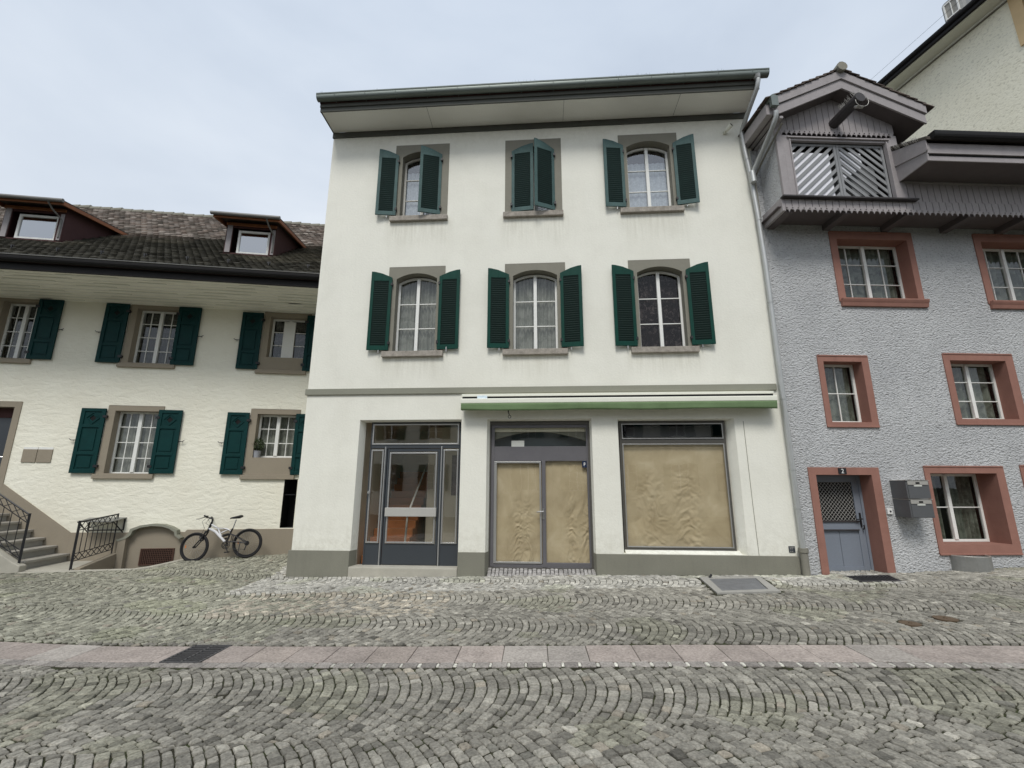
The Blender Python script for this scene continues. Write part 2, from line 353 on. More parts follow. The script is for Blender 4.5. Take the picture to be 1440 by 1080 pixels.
def surround(parent, outer, inner, spring, mat, proud=.012, depth=.3, back=None, bottom=True, name='surround', splay=0, bev=.004):
    U0, U1, Z0, Z1 = outer; u0, u1, z0, zt = inner
    b = MB(); P = proud
    ap = arch_pts(u0, u1, spring, zt)
    def q(pts): b.add([(u, -P, z) for u, z in pts], [tuple(range(len(pts)))])
    q([(U0, z0), (u0, z0), (u0, spring), (U0, spring)]); q([(u1, z0), (U1, z0), (U1, spring), (u1, spring)])
    q([(U0, spring), (u0, spring), (u0, Z1), (U0, Z1)]); q([(u1, spring), (U1, spring), (U1, Z1), (u1, Z1)])
    for a, c in zip(ap[:-1], ap[1:]): q([a, c, (c[0], Z1), (a[0], Z1)])
    if Z0 < z0-.001: q([(U0, Z0), (U1, Z0), (U1, z0), (U0, z0)])
    # reveals
    cont = [(u0, z0), (u0, spring)]+ap[1:-1]+[(u1, spring), (u1, z0)]
    n = len(cont)
    def inn(p): 
        c = (u0+u1)/2; return (p[0]+(splay if p[0] < c-.01 else -splay if p[0] > c+.01 else 0), p[1])
    vs = [(u, -P, z) for u, z in cont]+[(inn((u, z))[0], depth, z) for u, z in cont]
    b.add(vs, [(i, (i+1) % n, (i+1) % n+n, i+n) for i in range(n)])
    oc = [(U0, Z0), (U1, Z0), (U1, Z1), (U0, Z1)]
    b.add([(u, -P, z) for u, z in oc]+[(u, .06, z) for u, z in oc], [(i, i+4, (i+1) % 4+4, (i+1) % 4) for i in range(4)])
    bm = MB(); bm.v = b.v; bm.f = b.f
    o = bm.build(name, mat, parent, fix=False)
    m = o.modifiers.new('weld', 'WELD'); m.merge_threshold = .0005
    return o

def casement(parent, u0, u1, z0, spring, zt, d, mat='white', fw=.05, mull=.075, rows=3, cols=1, bar=.022, glassm='glass', name='window', leaves=2):
    """wooden casement set at depth -d behind the wall face, arched when zt > spring"""
    b = MB(); D0, D1 = -d, -d-.05
    def zat(u):
        ap = arch_pts(u0, u1, spring, zt, 24)
        for a, c in zip(ap[:-1], ap[1:]):
            if a[0] <= u <= c[0]: return a[1]+(c[1]-a[1])*(u-a[0])/max(1e-6, c[0]-a[0])
        return spring
    b.box(u0, u0+fw, D1, D0, z0, spring); b.box(u1-fw, u1, D1, D0, z0, spring)
    b.box(u0+fw, u1-fw, D1, D0, z0, z0+fw)
    ap = arch_pts(u0, u1, spring, zt, 10)
    if len(ap) == 2: b.box(u0+fw, u1-fw, D1, D0, zt-fw, zt)
    else: b.prism(ap+[(p[0], p[1]-fw) if 0 < i < len(ap)-1 else (p[0], p[1]-fw) for i, p in reversed(list(enumerate(ap)))], D1, D0+.002)
    c = (u0+u1)/2
    if leaves == 2: b.box(c-mull/2, c+mull/2, D1, D0+.02, z0+fw, zt-fw*.5)
    spans = [(u0+fw, c-mull/2), (c+mull/2, u1-fw)] if leaves == 2 else [(u0+fw, u1-fw)]
    H = (spring+zt)/2-z0
    for a, e in spans:
        for k in range(1, rows): b.box(a, e, D1+.012, D0-.008, z0+H*k/rows-bar/2, z0+H*k/rows+bar/2)
        for k in range(1, cols):
            uu = a+(e-a)*k/cols; b.box(uu-bar/2, uu+bar/2, D1+.014, D0-.010, z0+fw, zat(uu)-fw)
    w = b.build(name, mat, parent, bev=.003)
    g = MB(); gp = [(u0+.01, z0+.01)]+[(p[0], p[1]-.01) for p in ap]+[(u1-.01, z0+.01)]
    if len(ap) == 2: gp = [(u0+.01, z0+.01), (u0+.01, zt-.01), (u1-.01, zt-.01), (u1-.01, z0+.01)]
    else: gp = [(u0+.01, z0+.01), (u0+.01, spring)]+[(p[0], p[1]-.01) for p in ap[1:-1]]+[(u1-.01, spring), (u1-.01, z0+.01)]
    g.add([(u, d+.028, z) for u, z in gp], [tuple(range(len(gp)))])
    g.build('pane', glassm, w, fix=False)
    return w

def curtain(win, u0, u1, z0, z1, d, mat, folds=9, amp=.018, seed=0, name='curtain'):
    n = folds*8; b = MB(); vs = []
    rnd = random.Random(seed); ph = [rnd.uniform(0, 6) for _ in range(4)]
    rows = 6
    for j in range(rows+1):
        for i in range(n+1):
            t = i/n; z = z0+(z1-z0)*j/rows
            y = amp*(math.sin(2*math.pi*folds*t+ph[0]+.8*math.sin(5*t+ph[1]))+.5*math.sin(2*math.pi*folds*.47*t+ph[2]+j*.15))
            vs.append((u0+(u1-u0)*t, d+y, z))
    b.add(vs, [(j*(n+1)+i, j*(n+1)+i+1, (j+1)*(n+1)+i+1, (j+1)*(n+1)+i) for j in range(rows) for i in range(n)])
    o = b.build(name, mat, win, fix=False, smooth=True)
    return o

def louvre_shutter(parent, hinge_u, side, z0, zh, zt, width, ang, mat, mat_in, d0=.03):
    """side=-1: leaf lies to the left of its hinge when open. ang = degrees swung from flat-open towards closed"""
    b = MB(); t = .035; fw = .085; s = side
    a = R(ang)
    def T(x, y, z):   # x from hinge along the leaf, y thickness outwards
        cu, sd = math.cos(a), math.sin(a)
        return (hinge_u+s*(x*cu)+s*(-y*sd)*1, -(d0+x*sd+y*cu), z)
    def bx(mb, x0, x1, y0, y1, za, zb, za1=None, zb1=None):
        za1 = za if za1 is None else za1; zb1 = zb if zb1 is None else zb1
        mb.add([T(x0, y0, za), T(x1, y0, za1), T(x1, y1, za1), T(x0, y1, za), T(x0, y0, zb), T(x1, y0, zb1), T(x1, y1, zb1), T(x0, y1, zb)],
               [(0, 1, 2, 3), (7, 6, 5, 4), (0, 4, 5, 1), (2, 6, 7, 3), (1, 5, 6, 2), (0, 3, 7, 4)])
    def ztop(x): k = x/width; return zh+(zt-zh)*math.sin(k*math.pi/2)
    w2 = fw*.85
    bx(b, 0, w2, 0, t, z0, ztop(0), z0, ztop(w2)); bx(b, width-w2, width, 0, t, z0, ztop(width-w2), z0, ztop(width))
    bx(b, w2, width-w2, 0, t, z0, z0+fw*1.25)
    m = (w2+width-w2)/2
    bx(b, w2, m, 0, t, ztop(0)-fw*1.0, ztop(w2), ztop(0)-fw*1.0, ztop(m)); bx(b, m, width-w2, 0, t, ztop(0)-fw*1.0, ztop(m), ztop(0)-fw*1.0, ztop(width-w2))
    o = b.build('shutter', mat, parent, bev=.003)
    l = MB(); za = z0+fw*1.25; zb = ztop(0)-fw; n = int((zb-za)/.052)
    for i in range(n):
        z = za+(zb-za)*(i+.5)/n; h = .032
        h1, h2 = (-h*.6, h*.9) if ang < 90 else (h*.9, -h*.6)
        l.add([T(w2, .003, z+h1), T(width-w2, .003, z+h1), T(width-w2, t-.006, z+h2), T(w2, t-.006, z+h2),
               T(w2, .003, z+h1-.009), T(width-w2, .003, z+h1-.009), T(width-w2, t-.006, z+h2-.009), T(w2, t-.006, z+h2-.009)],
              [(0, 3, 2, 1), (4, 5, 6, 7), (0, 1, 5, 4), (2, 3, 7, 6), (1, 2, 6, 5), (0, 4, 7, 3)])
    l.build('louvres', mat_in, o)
    for z in (z0+.17, ztop(0)-.17):
        h = MB(); h.box(hinge_u-.022, hinge_u+.022, 0.0, d0+t+.012, z-.03, z+.03)
        h.tube([(hinge_u, d0+t*.5, z-.05), (hinge_u, d0+t*.5, z+.05)], .016, 8); h.build('hinge', 'iron', o)
    k = MB(); x = width*.45
    p = T(x, t+.012, z0-.05)
    if ang < 12:
        k.box(p[0]-.008, p[0]+.008, .0, d0+t+.015, z0-.035, z0-.02); k.box(p[0]-.01, p[0]+.01, d0+t, d0+t+.015, z0-.06, z0+.05)
        k.build('holdback', 'alu', o)
    return o

def panel_shutter(parent, hinge_u, side, z0, z1, width, mat='tealL', d0=.03, ang=0):
    s = side; a = R(ang)
    def T(x, y, z): return (hinge_u+s*(x*math.cos(a))-s*y*math.sin(a), -(d0+x*math.sin(a)+y*math.cos(a)), z)
    def bx(mb, x0, x1, y0, y1, za, zb):
        mb.add([T(x0, y0, za), T(x1, y0, za), T(x1, y1, za), T(x0, y1, za), T(x0, y0, zb), T(x1, y0, zb), T(x1, y1, zb), T(x0, y1, zb)],
               [(0, 1, 2, 3), (7, 6, 5, 4), (0, 4, 5, 1), (2, 6, 7, 3), (1, 5, 6, 2), (0, 3, 7, 4)])
    b = MB(); t = .04; fw = .09; H = z1-z0
    bx(b, 0, fw, 0, t, z0, z1); bx(b, width-fw, width, 0, t, z0, z1)
    zr = [z0, z0+H*.30, z0+H*.72, z1]
    bx(b, fw, width-fw, 0, t, z0, z0+fw); bx(b, fw, width-fw, 0, t, z1-fw*.9, z1)
    bx(b, fw, width-fw, 0, t, zr[1]-.035, zr[1]+.035); bx(b, fw, width-fw, 0, t, zr[2]-.035, zr[2]+.035)
    o = b.build('shutter', mat, parent, bev=.004)
    p = MB()
    for za, zb in ((z0+fw, zr[1]-.035), (zr[1]+.035, zr[2]-.035)):
        bx(p, fw, width-fw, .006, t-.022, za, zb); bx(p, fw+.045, width-fw-.045, t-.024, t-.008, za+.045, zb-.045)
    za, zb = zr[2]+.035, z1-fw*.9; c = width/2; zc = (za+zb)/2; r1 = min(width/2-fw, (zb-za)/2)*.95; r0 = r1*.5
    # top panel with a diamond cut through it
    D = [(c, zc-r0), (c+r0, zc), (c, zc+r0), (c-r0, zc)]; Q = [(fw, za), (width-fw, za), (width-fw, zb), (fw, zb)]
    for y, rev in ((t-.02, 0), (.008, 1)):
        vs = [T(x, y, z) for x, z in Q]+[T(x, y, z) for x, z in D]
        p.add(vs, [(0, 1, 4), (1, 5, 4), (1, 2, 5), (2, 6, 5), (2, 3, 6), (3, 7, 6), (3, 0, 7), (0, 4, 7)])
    for k in range(4):
        a_, b_ = D[k], D[(k+1) % 4]
        p.add([T(a_[0], t-.02, a_[1]), T(b_[0], t-.02, b_[1]), T(b_[0], .008, b_[1]), T(a_[0], .008, a_[1])], [(0, 1, 2, 3)])
        e = r1/r0; A = (c+(a_[0]-c)*e, zc+(a_[1]-zc)*e); B = (c+(b_[0]-c)*e, zc+(b_[1]-zc)*e)
        f = 1-.02/r1
        p.add([T(A[0], t-.006, A[1]), T(B[0], t-.006, B[1]), T(c+(B[0]-c)*.84, t-.006, zc+(B[1]-zc)*.84), T(c+(A[0]-c)*.84, t-.006, zc+(A[1]-zc)*.84),
               T(A[0], t-.02, A[1]), T(B[0], t-.02, B[1]), T(c+(B[0]-c)*.84, t-.02, zc+(B[1]-zc)*.84), T(c+(A[0]-c)*.84, t-.02, zc+(A[1]-zc)*.84)],
              [(0, 1, 2, 3), (0, 4, 5, 1), (2, 6, 7, 3)])
    p.build('panels', mat, o)
    q_ = MB(); bx(q_, c-r0*1.2, c+r0*1.2, .0, .006, zc-r0*1.2, zc+r0*1.2); q_.build('diamond_shade', 'black', o)  # added black sheet, shade behind the diamond cut-out given as colour
    for z in (z0+.17, z1-.2):
        h = MB(); h.box(hinge_u-.045, hinge_u+.045, -.005, d0+t+.012, z-.03, z+.03); h.build('hinge', 'iron', o)
    h = MB(); xx = hinge_u+s*width; zz = z0+H*.5
    h.tube([(xx-s*.02, .05, zz), (xx+s*.10, .06, zz), (xx+s*.14, .06, zz+.03)], .009, 6); h.tube([(xx+s*.08, .0, zz), (xx+s*.08, .07, zz)], .008, 6)
    h.build('shutter_catch', 'iron', o)
    return o

def tiles(u0, u1, prof, w, expo, cols, parent, name, skip=None, thick=.026, mat='tile', jit=1.0, name_label=None):
    """beaver-tail tiles over a profile [(d,z),...] running uphill"""
    V = []; F_ = []; C = []
    rowbase = 0; r = 0
    for (d0, z0), (d1, z1) in zip(prof[:-1], prof[1:]):
        L = math.hypot(d1-d0, z1-z0); n = max(1, round(L/expo)); ex = L/n; td, tz = (d1-d0)/L, (z1-z0)/L; nd_, nz = -tz, td
        if nz < 0: nd_, nz = tz, -td
        for j in range(n):
            off = (r % 2)*w/2; r += 1
            k = int((u1-u0)/w)
            for i in range(k):
                u = u0+i*w+off; s0 = j*ex-.01+random.uniform(-.006, .006)*jit; s1 = s0+ex*1.35
                dm, zm = d0+td*(s0+ex/2), z0+tz*(s0+ex/2)
                if u+w > u1+w*.6: continue
                if skip and skip(u+w/2, dm, zm): continue
                lift = .036+random.uniform(-.004, .007)*jit; tw = random.uniform(-.006, .006)*jit; g = .004
                o = len(V)
                def pt(uu, s, h): V.append((uu, -(d0+td*s+nd_*h), z0+tz*s+nz*h))
                dr = random.uniform(-.004, .004)
                # rounded nose: five points at the lower end
                pts = [(u+g, s0+.035), (u+w*.25, s0+.008), (u+w*.5, s0+dr), (u+w*.75, s0+.008), (u+w-g, s0+.035), (u+w-g, s1), (u+g, s1)]
                for uu, s in pts: pt(uu, s, (lift if s < s0+.1 else .006)+tw*(uu-u)/w)
                for uu, s in pts: pt(uu, s, (lift if s < s0+.1 else .006)+tw*(uu-u)/w-thick)
                F_.append(tuple(range(o, o+7)))
                for q in range(5): F_.append((o+q, o+q+7, o+(q+1)+7, o+q+1))
                F_.append((o+6, o+13, o+7, o))
                c = cols(u, dm, zm); C += [c]*7
    b = MB(); b.v = V; b.f = F_
    ob = b.build(name, mat, parent, fix=False); set_cols(ob, C); return ob

# ================================================================== WHITE HOUSE
H0 = tag(frame('house', (*F0['o'], 0), F0['yaw']), 'cream white three-storey house with green louvred shutters, papered shop window and green awning', 'house')
Wd = 10.38
shops = [(1.27, 3.54, -.4, 3.08), (4.10, 6.35, -.4, 3.08), (6.90, 9.32, .34, 3.06)]
wins2 = [(1.71, 3.06), (4.47, 5.87), (7.31, 8.70)]; wins3 = [(1.68, 3.05), (4.46, 5.84), (7.24, 8.65)]
rects = [*shops]+[(a, b, 4.62, 6.75) for a, b in wins2]+[(a, b, 8.05, 10.12) for a, b in wins3]
wall(H0, 0, Wd, -.6, 10.60, rects, 'cream', 6.0)
# shop opening reveals (splayed on the shop window)
def reveal(u0, u1, z0, z1, dep, sl, sr, mat='cream', name='reveal'):
    b = MB(); a = [(u0, 0, z0), (u1, 0, z0), (u1, 0, z1), (u0, 0, z1)]; c = [(u0+sl, dep, z0), (u1-sr, dep, z0), (u1-sr, dep, z1-.03), (u0+sl, dep, z1-.03)]
    b.add(a+c, [(i, (i+1) % 4, (i+1) % 4+4, i+4) for i in ((0, 1, 2, 3) if z0 > 0 else (1, 2, 3))]); return b.build(name, mat, H0, fix=False)
reveal(*shops[0], .22, .06, 0); reveal(*shops[1], .2, .06, .04); reveal(*shops[2], .24, .05, .15)
# plinth in three pieces with mitred returns
for P in ([(-.045, 6), (-.045, -.045), (1.27, -.045), (1.335, .2), (1.26, .2), (1.2, .02), (-.02, .02), (-.02, 6)],
          [(3.54, -.045), (4.10, -.045), (4.165, .2), (4.09, .2), (4.03, .02), (3.56, .02), (3.56, .2), (3.535, .2)],
          [(6.35, -.045), (10.26, -.045), (10.26, .02), (6.42, .02), (6.38, .2), (6.305, .2)]):
    b = MB(); n = len(P); b.add([(x, y, -.7) for x, y in P]+[(x, y, .335) for x, y in P], [tuple(range(n-1, -1, -1)), tuple(range(n, 2*n))]+[(i, (i+1) % n, (i+1) % n+n, i+n) for i in range(n)]); b.build('plinth', 'plinth', H0, bev=.005)
b = MB(); b.box(-.04, 10.25, -.01, .04, 3.65, 3.79); b.build('string_course', 'band', H0, bev=.008)
b = MB(); b.box(-.02, 10.36, -.01, .03, 10.42, 10.575); b.build('frieze_board', 'darkgrey', H0, bev=.004)
# eaves
b = MB(); b.box(.01, 10.33, .03, .70, 10.575, 10.60); 
o = b.build('soffit', 'soffit', H0)
b = MB()
for u in (2.6, 5.9, 8.6): b.box(u, u+.006, .03, .69, 10.5725, 10.575)
b.build('joint', 'darkgrey', o)
b = MB(); b.box(-.02, 10.36, .70, .73, 10.555, 10.80); b.box(-.02, .01, -6, .70, 10.565, 10.80); b.box(10.33, 10.36, -6, .70, 10.565, 10.80)
b.box(-.02, 10.36, .73, .76, 10.66, 10.80); b.build('fascia', 'darkgrey', H0, bev=.004)
b = MB(); pr = [(.84+.085*math.cos(t), 10.84+.085*math.sin(t)) for t in [math.pi+math.pi*i/10 for i in range(11)]]
pr = [(.755, 10.90)]+pr+[(.925, 10.90), (.94, 10.905), (.935, 10.88)]
b.prism_d(pr+[(.90, 10.86)]+[(.84+.07*math.cos(t), 10.84+.07*math.sin(t)) for t in [2*math.pi-math.pi*i/8 for i in range(9)]], -.05, 10.52)
for u in (-.05, 10.51): b.prism_d([(.755, 10.90)]+[(.84+.085*math.cos(t), 10.84+.085*math.sin(t)) for t in [math.pi+math.pi*i/10 for i in range(11)]]+[(.925, 10.90)], u, u+.01)
g = b.build('gutter', 'zinc', H0)
for i in range(14): b = MB(); b.tube([(.4+i*.75, .75, 10.80), (.4+i*.75, .78, 10.75), (.4+i*.75, .84, 10.748), (.4+i*.75, .90, 10.78), (.4+i*.75, .934, 10.85)], .006, 6); b.build('gutter_bracket', 'zinc', g)
b = MB()
rr = random.Random(3)
for a, c in ((-.02, .12), (1.35, 1.5), (4.7, 5.5), (5.9, 6.35), (6.9, 7.9), (8.25, 8.7), (9.1, 9.6)):
    u = a
    while u < c:
        b.tube([(u, .80, 10.90), (u+rr.uniform(-.03, .03), .80+rr.uniform(-.03, .06), 11.04)], .0022, 4); u += rr.uniform(.02, .05)
b.build('bird_spikes', 'darkgrey', g)
b = MB(); b.slab([(-.02, .78, 10.80), (10.36, .78, 10.80), (10.36, -5.5, 12.6), (-.02, -5.5, 12.6)], .05); b.build('roof', 'redwood', H0)
# downpipe
dp = [(10.28, .84, 10.78), (10.29, .84, 10.68), (10.27, .78, 10.52), (10.2, .45, 10.24), (10.15, .16, 9.99), (10.15, .11, 9.9), (10.17, .10, 9.5), (10.22, .10, 8.95), (10.28, .10, 7.8), (10.31, .10, 6.5), (10.315, .10, 3.5), (10.325, .10, .47)]
b = MB(); b.tube(dp, .052, 14); b.tube([(10.27, .84, 10.80), (10.28, .84, 10.73)], [.09, .06], 14)
dpo = b.build('downpipe', 'pipe', H0, smooth=True)
for z in (9.2, 7.6, 5.6, 3.45, 2.0, 1.25):
    b = MB()
    i = [k for k in range(len(dp)-1) if dp[k][2] >= z >= dp[k+1][2]][0]; t = (dp[i][2]-z)/(dp[i][2]-dp[i+1][2]); u = dp[i][0]+(dp[i+1][0]-dp[i][0])*t
    b.tube([(u, .10, z-.015), (u, .10, z+.015)], .059, 14); b.build('pipe_clip', 'pipe', dpo)
b = MB(); b.tube([(10.325, .10, -.3), (10.325, .10, .47)], .072, 14); b.tube([(10.325, .10, .42), (10.325, .10, .50)], .088, 14); b.build('standpipe', 'castiron', dpo, smooth=True)
# corner groove and crack
b = MB(); b.tube([(9.50, .002, 3.0), (9.505, .002, 2.2), (9.51, .002, 1.3), (9.525, .002, .34)], .006, 5); b.build('plaster_crack', 'stone', H0)
# spotlight under the eave
b = MB(); b.box(9.76, 9.84, 0, .05, 10.0, 10.08); b.tube([(9.8, .04, 10.04), (9.83, .13, 10.06)], .02, 8); b.tube([(9.80, .11, 10.02), (9.88, .22, 10.08)], [.045, .055], 12)
fl = b.build('floodlight', 'awn_cream', H0); b = MB(); b.tube([(9.879, .2195, 10.0795), (9.884, .226, 10.083)], .047, 12); b.build('lens', 'black', fl)
# number tile at the foot of the wall
b = MB(); b.box(10.10, 10.22, 0, .012, .40, .52); nt_ = b.build('meter_plate', 'slate', H0, label='small dark square metal plate with faint lettering', bev=.002)
b = MB()
for i, (z, ws) in enumerate(((.495, (.02, .03, .02)), (.47, (.03, .02)), (.425, (.018, .03)))):
    u = 10.118
    for w_ in ws: b.box(u, u+w_, .012, .0135, z-.005, z+.005); u += w_+.01
b.build('plate_markings', 'bar', nt_)
# ---- upper windows
def house_window(u0, u1, zs, z0, zsp, zt, surr_top, kind, shut, mats, fz):
    w = None
    su = surround(H0, (u0, u1, z0-.02, surr_top), (u0+.19, u1-.19, z0, zt), zsp, 'stone', depth=.28)
    w = casement(H0, u0+.19, u1-.19, z0+.005, zsp-.02, zt-.02, .19, 'white' if kind != 'lace' else 'offwhite', rows=3, glassm={'grey': 'glass', 'floral': 'glassL', 'lace': 'glassR', 'lace2': 'glassR'}.get(kind, 'glass'))
    su.parent = w
    s = MB(); s.box(u0-.04, u1+.02, -.2, .085, z0-.13, z0); s.build('sill', 'sill', w, bev=.01)
    a, c = u0+.2, u1-.2
    if kind == 'grey': curtain(w, a, c, z0, zt, .29, 'curtain', 11, .022, seed=int(u0*10))
    elif kind == 'floral': curtain(w, a, c, z0, zt, .29, 'floral', 5, .012, seed=2)
    else:
        curtain(w, a, c, z0, z0+(zt-z0)*.78, .285, 'lace', 8, .012, seed=int(u0*7)); curtain(w, a, c, z0+(zt-z0)*.6, zt, .31, 'curtdark', 9, .012, seed=4, name='valance')  # pale lower cloth carries the mirrored sky, darker cloth above
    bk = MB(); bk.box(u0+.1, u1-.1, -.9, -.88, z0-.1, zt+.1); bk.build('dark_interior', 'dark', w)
    (la, ra) = shut
    sm, si = mats
    for hu, hc, s_, an in ((u0+.10, u0+.16, -1, la), (u1-.12, u1-.17, 1, ra)):
        louvre_shutter(H0, hc if an > 90 else hu, s_, z0+.03, zsp+.02, zt+.03, .535 if an > 90 else .49, an, sm, si)
    return w
for (u0, u1), k, sh in zip(wins2, ('grey', 'grey', 'floral'), ((5, 3), (6, 8), (5, 6))):
    house_window(u0, u1, 0, 4.64, 6.43, 6.57, 6.74, k, sh, ('green', 'green_in'), 0)
for (u0, u1), k, sh in zip(wins3, ('lace', 'lace', 'lace2'), ((8, 162), (173, 153), (7, 10))):
    house_window(u0, u1, 0, 8.07, 9.76, 9.91, 10.11, k, sh, ('teal', 'teal_in'), 0)
# ---- hallway door with side lights (left opening)
E = .20
fr = MB(); T_ = 3.05
def bars(mb, lst, d0, d1):
    for a, c, z0, z1 in lst: mb.box(a, c, d0, d1, z0, z1)
dr = MB()
bars(dr, [(1.47, 3.49, 2.47, 2.55), (1.80, 1.86, .03, 2.47), (3.06, 3.12, .03, 2.47), (1.47, 1.50, .03, T_), (3.47, 3.50, .03, T_), (1.50, 3.47, T_-.03, T_)], -.25, -.19)
bars(dr, [(1.50, 1.80, .03, .47), (3.12, 3.47, .03, .47)], -.235, -.20)
D1o = dr.build('shop_entrance', 'slate', H0, bev=.003, label='glazed entrance with slate kick panels and a pale bar across the middle')
al = MB()
def rect_frame(mb, a, c, z0, z1, w, d0, d1):
    bars(mb, [(a, a+w, z0, z1), (c-w, c, z0, z1), (a+w, c-w, z0, z0+w), (a+w, c-w, z1-w, z1)], d0, d1)
rect_frame(al, 1.51, 3.46, 2.55, 3.01, .028, -.20, -.175); rect_frame(al, 1.51, 1.79, .47, 2.44, .03, -.20, -.175); rect_frame(al, 3.13, 3.46, .47, 2.44, .028, -.20, -.175)
for u in (1.825, 3.085): al.box(u-.012, u+.012, -.19, -.175, .03, 2.50)
al.build('aluminium_trim', 'alu', D1o, bev=.002)
leaf = MB(); bars(leaf, [(1.87, 3.05, .04, .46), (1.87, 1.92, .46, 2.46), (3.0, 3.05, .46, 2.46), (1.92, 3.0, 2.40, 2.46)], -.245, -.205)
lf = leaf.build('door_leaf', 'slate', D1o, bev=.003)
# trims and glazing count as sub-parts of the entrance, so reparent flat
lf2 = MB(); rect_frame(lf2, 1.93, 2.99, .47, 2.38, .03, -.21, -.18); o = lf2.build('leaf_trim', 'alu', D1o, bev=.002)
b = MB(); b.box(1.91, 3.02, -.20, -.12, 1.02, 1.20); b.build('push_bar', 'bar', D1o, bev=.006)
b = MB()
for a, c, z0, z1 in ((1.5, 3.47, 2.55, 3.02), (1.5, 1.8, .47, 2.46), (3.12, 3.47, .47, 2.46), (1.92, 3.0, .46, 2.42)): b.add([(a, .225, z0), (c, .225, z0), (c, .225, z1), (a, .225, z1)], [(0, 1, 2, 3)])
b.build('pane', 'glassD', D1o, fix=False)
b = MB(); b.tube([(1.53, -.175, 1.52), (1.53, -.11, 1.52)], .03, 12); b.build('knob', 'alu', D1o)
b = MB(); b.prism_d([(.055, -.6), (.055, .0), (.05, .025), (-.26, .03), (-.26, -.6)], 1.275, 3.535); b.build('threshold', 'kerb', H0, bev=.008)
# hallway behind
b = MB(); ha, hb = 1.3, 3.9
b.add([(ha, .3, 0), (hb, .3, 0), (hb, 3.2, 0), (ha, 3.2, 0)], [(0, 1, 2, 3)])
hall = b.build('hallway', 'floor', H0, fix=False)
b = MB(); b.add([(ha, 3.2, 0), (hb, 3.2, 0), (hb, 3.2, 3.2), (ha, 3.2, 3.2), (ha, .26, 0), (ha, .26, 3.2), (hb, .26, 0), (hb, .26, 3.2)], [(0, 1, 2, 3), (4, 0, 3, 5), (1, 6, 7, 2), (3, 2, 7, 5)])
b.build('hallway_walls', 'hall', hall, fix=False)
b = MB()
for i in range(12): b.box(1.32, 2.25, -.5-.22*(i+1), -.5-.22*i, 0, .17*(i+1))
b.build('wooden_stairs', 'wood', hall, bev=.01)
b = MB(); b.tube([(2.30, -.45, .0), (2.27, -.5, .4), (2.30, -.5, 1.0)], .022, 10); b.tube([(2.30, -.45, 1.0), (2.30, -2.9, 2.85)], .022, 8)
b.build('banister', 'offwhite', hall)
b = MB(); b.box(3.22, 3.62, -.72, -.70, 1.45, 2.35); b.build('dark_picture', 'curtdark', hall)
b = MB(); b.box(2.45, 3.9, -1.6, -1.55, 0, 3.1); b.build('partition', 'hall', hall)
# ---- papered double door (middle opening)
dd = MB()
bars(dd, [(4.18, 4.25, .03, 2.98), (6.24, 6.33, .03, 2.98), (4.25, 6.24, 2.91, 2.98), (4.25, 6.24, 2.19, 2.50), (5.275, 5.355, .03, 2.19), (4.25, 5.275, -.02, .09), (5.355, 6.24, -.02, .12)], -.245, -.19)
D2o = dd.build('double_door', 'bronze2', H0, bev=.003, label='grey metal double door papered from inside with brown kraft paper')
al = MB(); rect_frame(al, 4.27, 5.26, .10, 2.18, .035, -.22, -.175); al.box(4.25, 4.27, -.22, -.18, .1, 2.18); al.build('leaf_frame', 'alu', D2o, bev=.002)
b = MB()
rect_frame(b, 4.10, 6.35, -.05, 3.05, .075, -.24, -.16); b.build('outer_frame', 'bronze', D2o, bev=.002)
b = MB()
for a, c, z0, z1 in ((4.25, 6.24, 2.50, 2.91), (4.28, 5.25, .12, 2.16), (5.355, 6.24, .12, 2.19)): b.add([(a, .215, z0), (c, .215, z0), (c, .215, z1), (a, .215, z1)], [(0, 1, 2, 3)])
b.build('pane', 'glassS', D2o, fix=False)
b = MB(); b.tube([(5.30, -.19, 1.14), (5.30, -.12, 1.14), (5.16, -.12, 1.13)], .012, 8); b.box(5.28, 5.32, -.19, -.18, .98, 1.2); hd = b.build('door_handle', 'chrome', D2o)
b = MB(); b.box(4.62, 4.90, -.212, -.208, 2.32+.17, 2.46+.17); b.build('notice_card', 'card', D2o)
b = MB(); b.box(6.14, 6.235, -.2, -.185, 2.05, 2.185); st = b.build('house_number_plate', 'navy', D2o, label='small navy enamel plate with a white figure')
b = MB(); bars(b, [(6.175, 6.185, 2.08, 2.155), (6.185, 6.205, 2.145, 2.155), (6.198, 6.208, 2.115, 2.155), (6.185, 6.205, 2.11, 2.12)], -.185, -.183); b.build('number', 'numwhite', D2o)
# shallow vault of the shop seen through the door transom
b = MB(); n = 18; ar = [(4.18+2.14*k/n, 2.50+.30*math.sin(math.pi*min(1, .12+.80*k/n))) for k in range(n+1)]
for p_, q_ in zip(ar[:-1], ar[1:]): b.prism([(p_[0], p_[1]+.03), (q_[0], q_[1]+.03), (q_[0], 3.0), (p_[0], 3.0)], -.42, -.30)
b.build('vault_arch', 'stone', D2o)
b = MB(); b.box(4.18, 6.32, -.295, -.27, 2.83, 3.0); b.build('vault_light_band', 'hall', D2o)  # pale panel near the glass, daylight on the vault painted as colour
b = MB(); b.box(4.18, 6.32, -.60, -.56, 2.2, 2.9); b.build('vault_wall', 'slateL', D2o)
b = MB(); b.box(4.15, 6.3, -3.1, -3.0, 0, 3.05); b.box(4.05, 4.09, -3.1, -.26, 0, 3.05); b.box(6.36, 6.39, -3.1, -.26, 0, 3.05); b.box(4.1, 6.35, -3.1, -.26, 3.0, 3.03); b.build('shop_interior', 'slate', D2o)
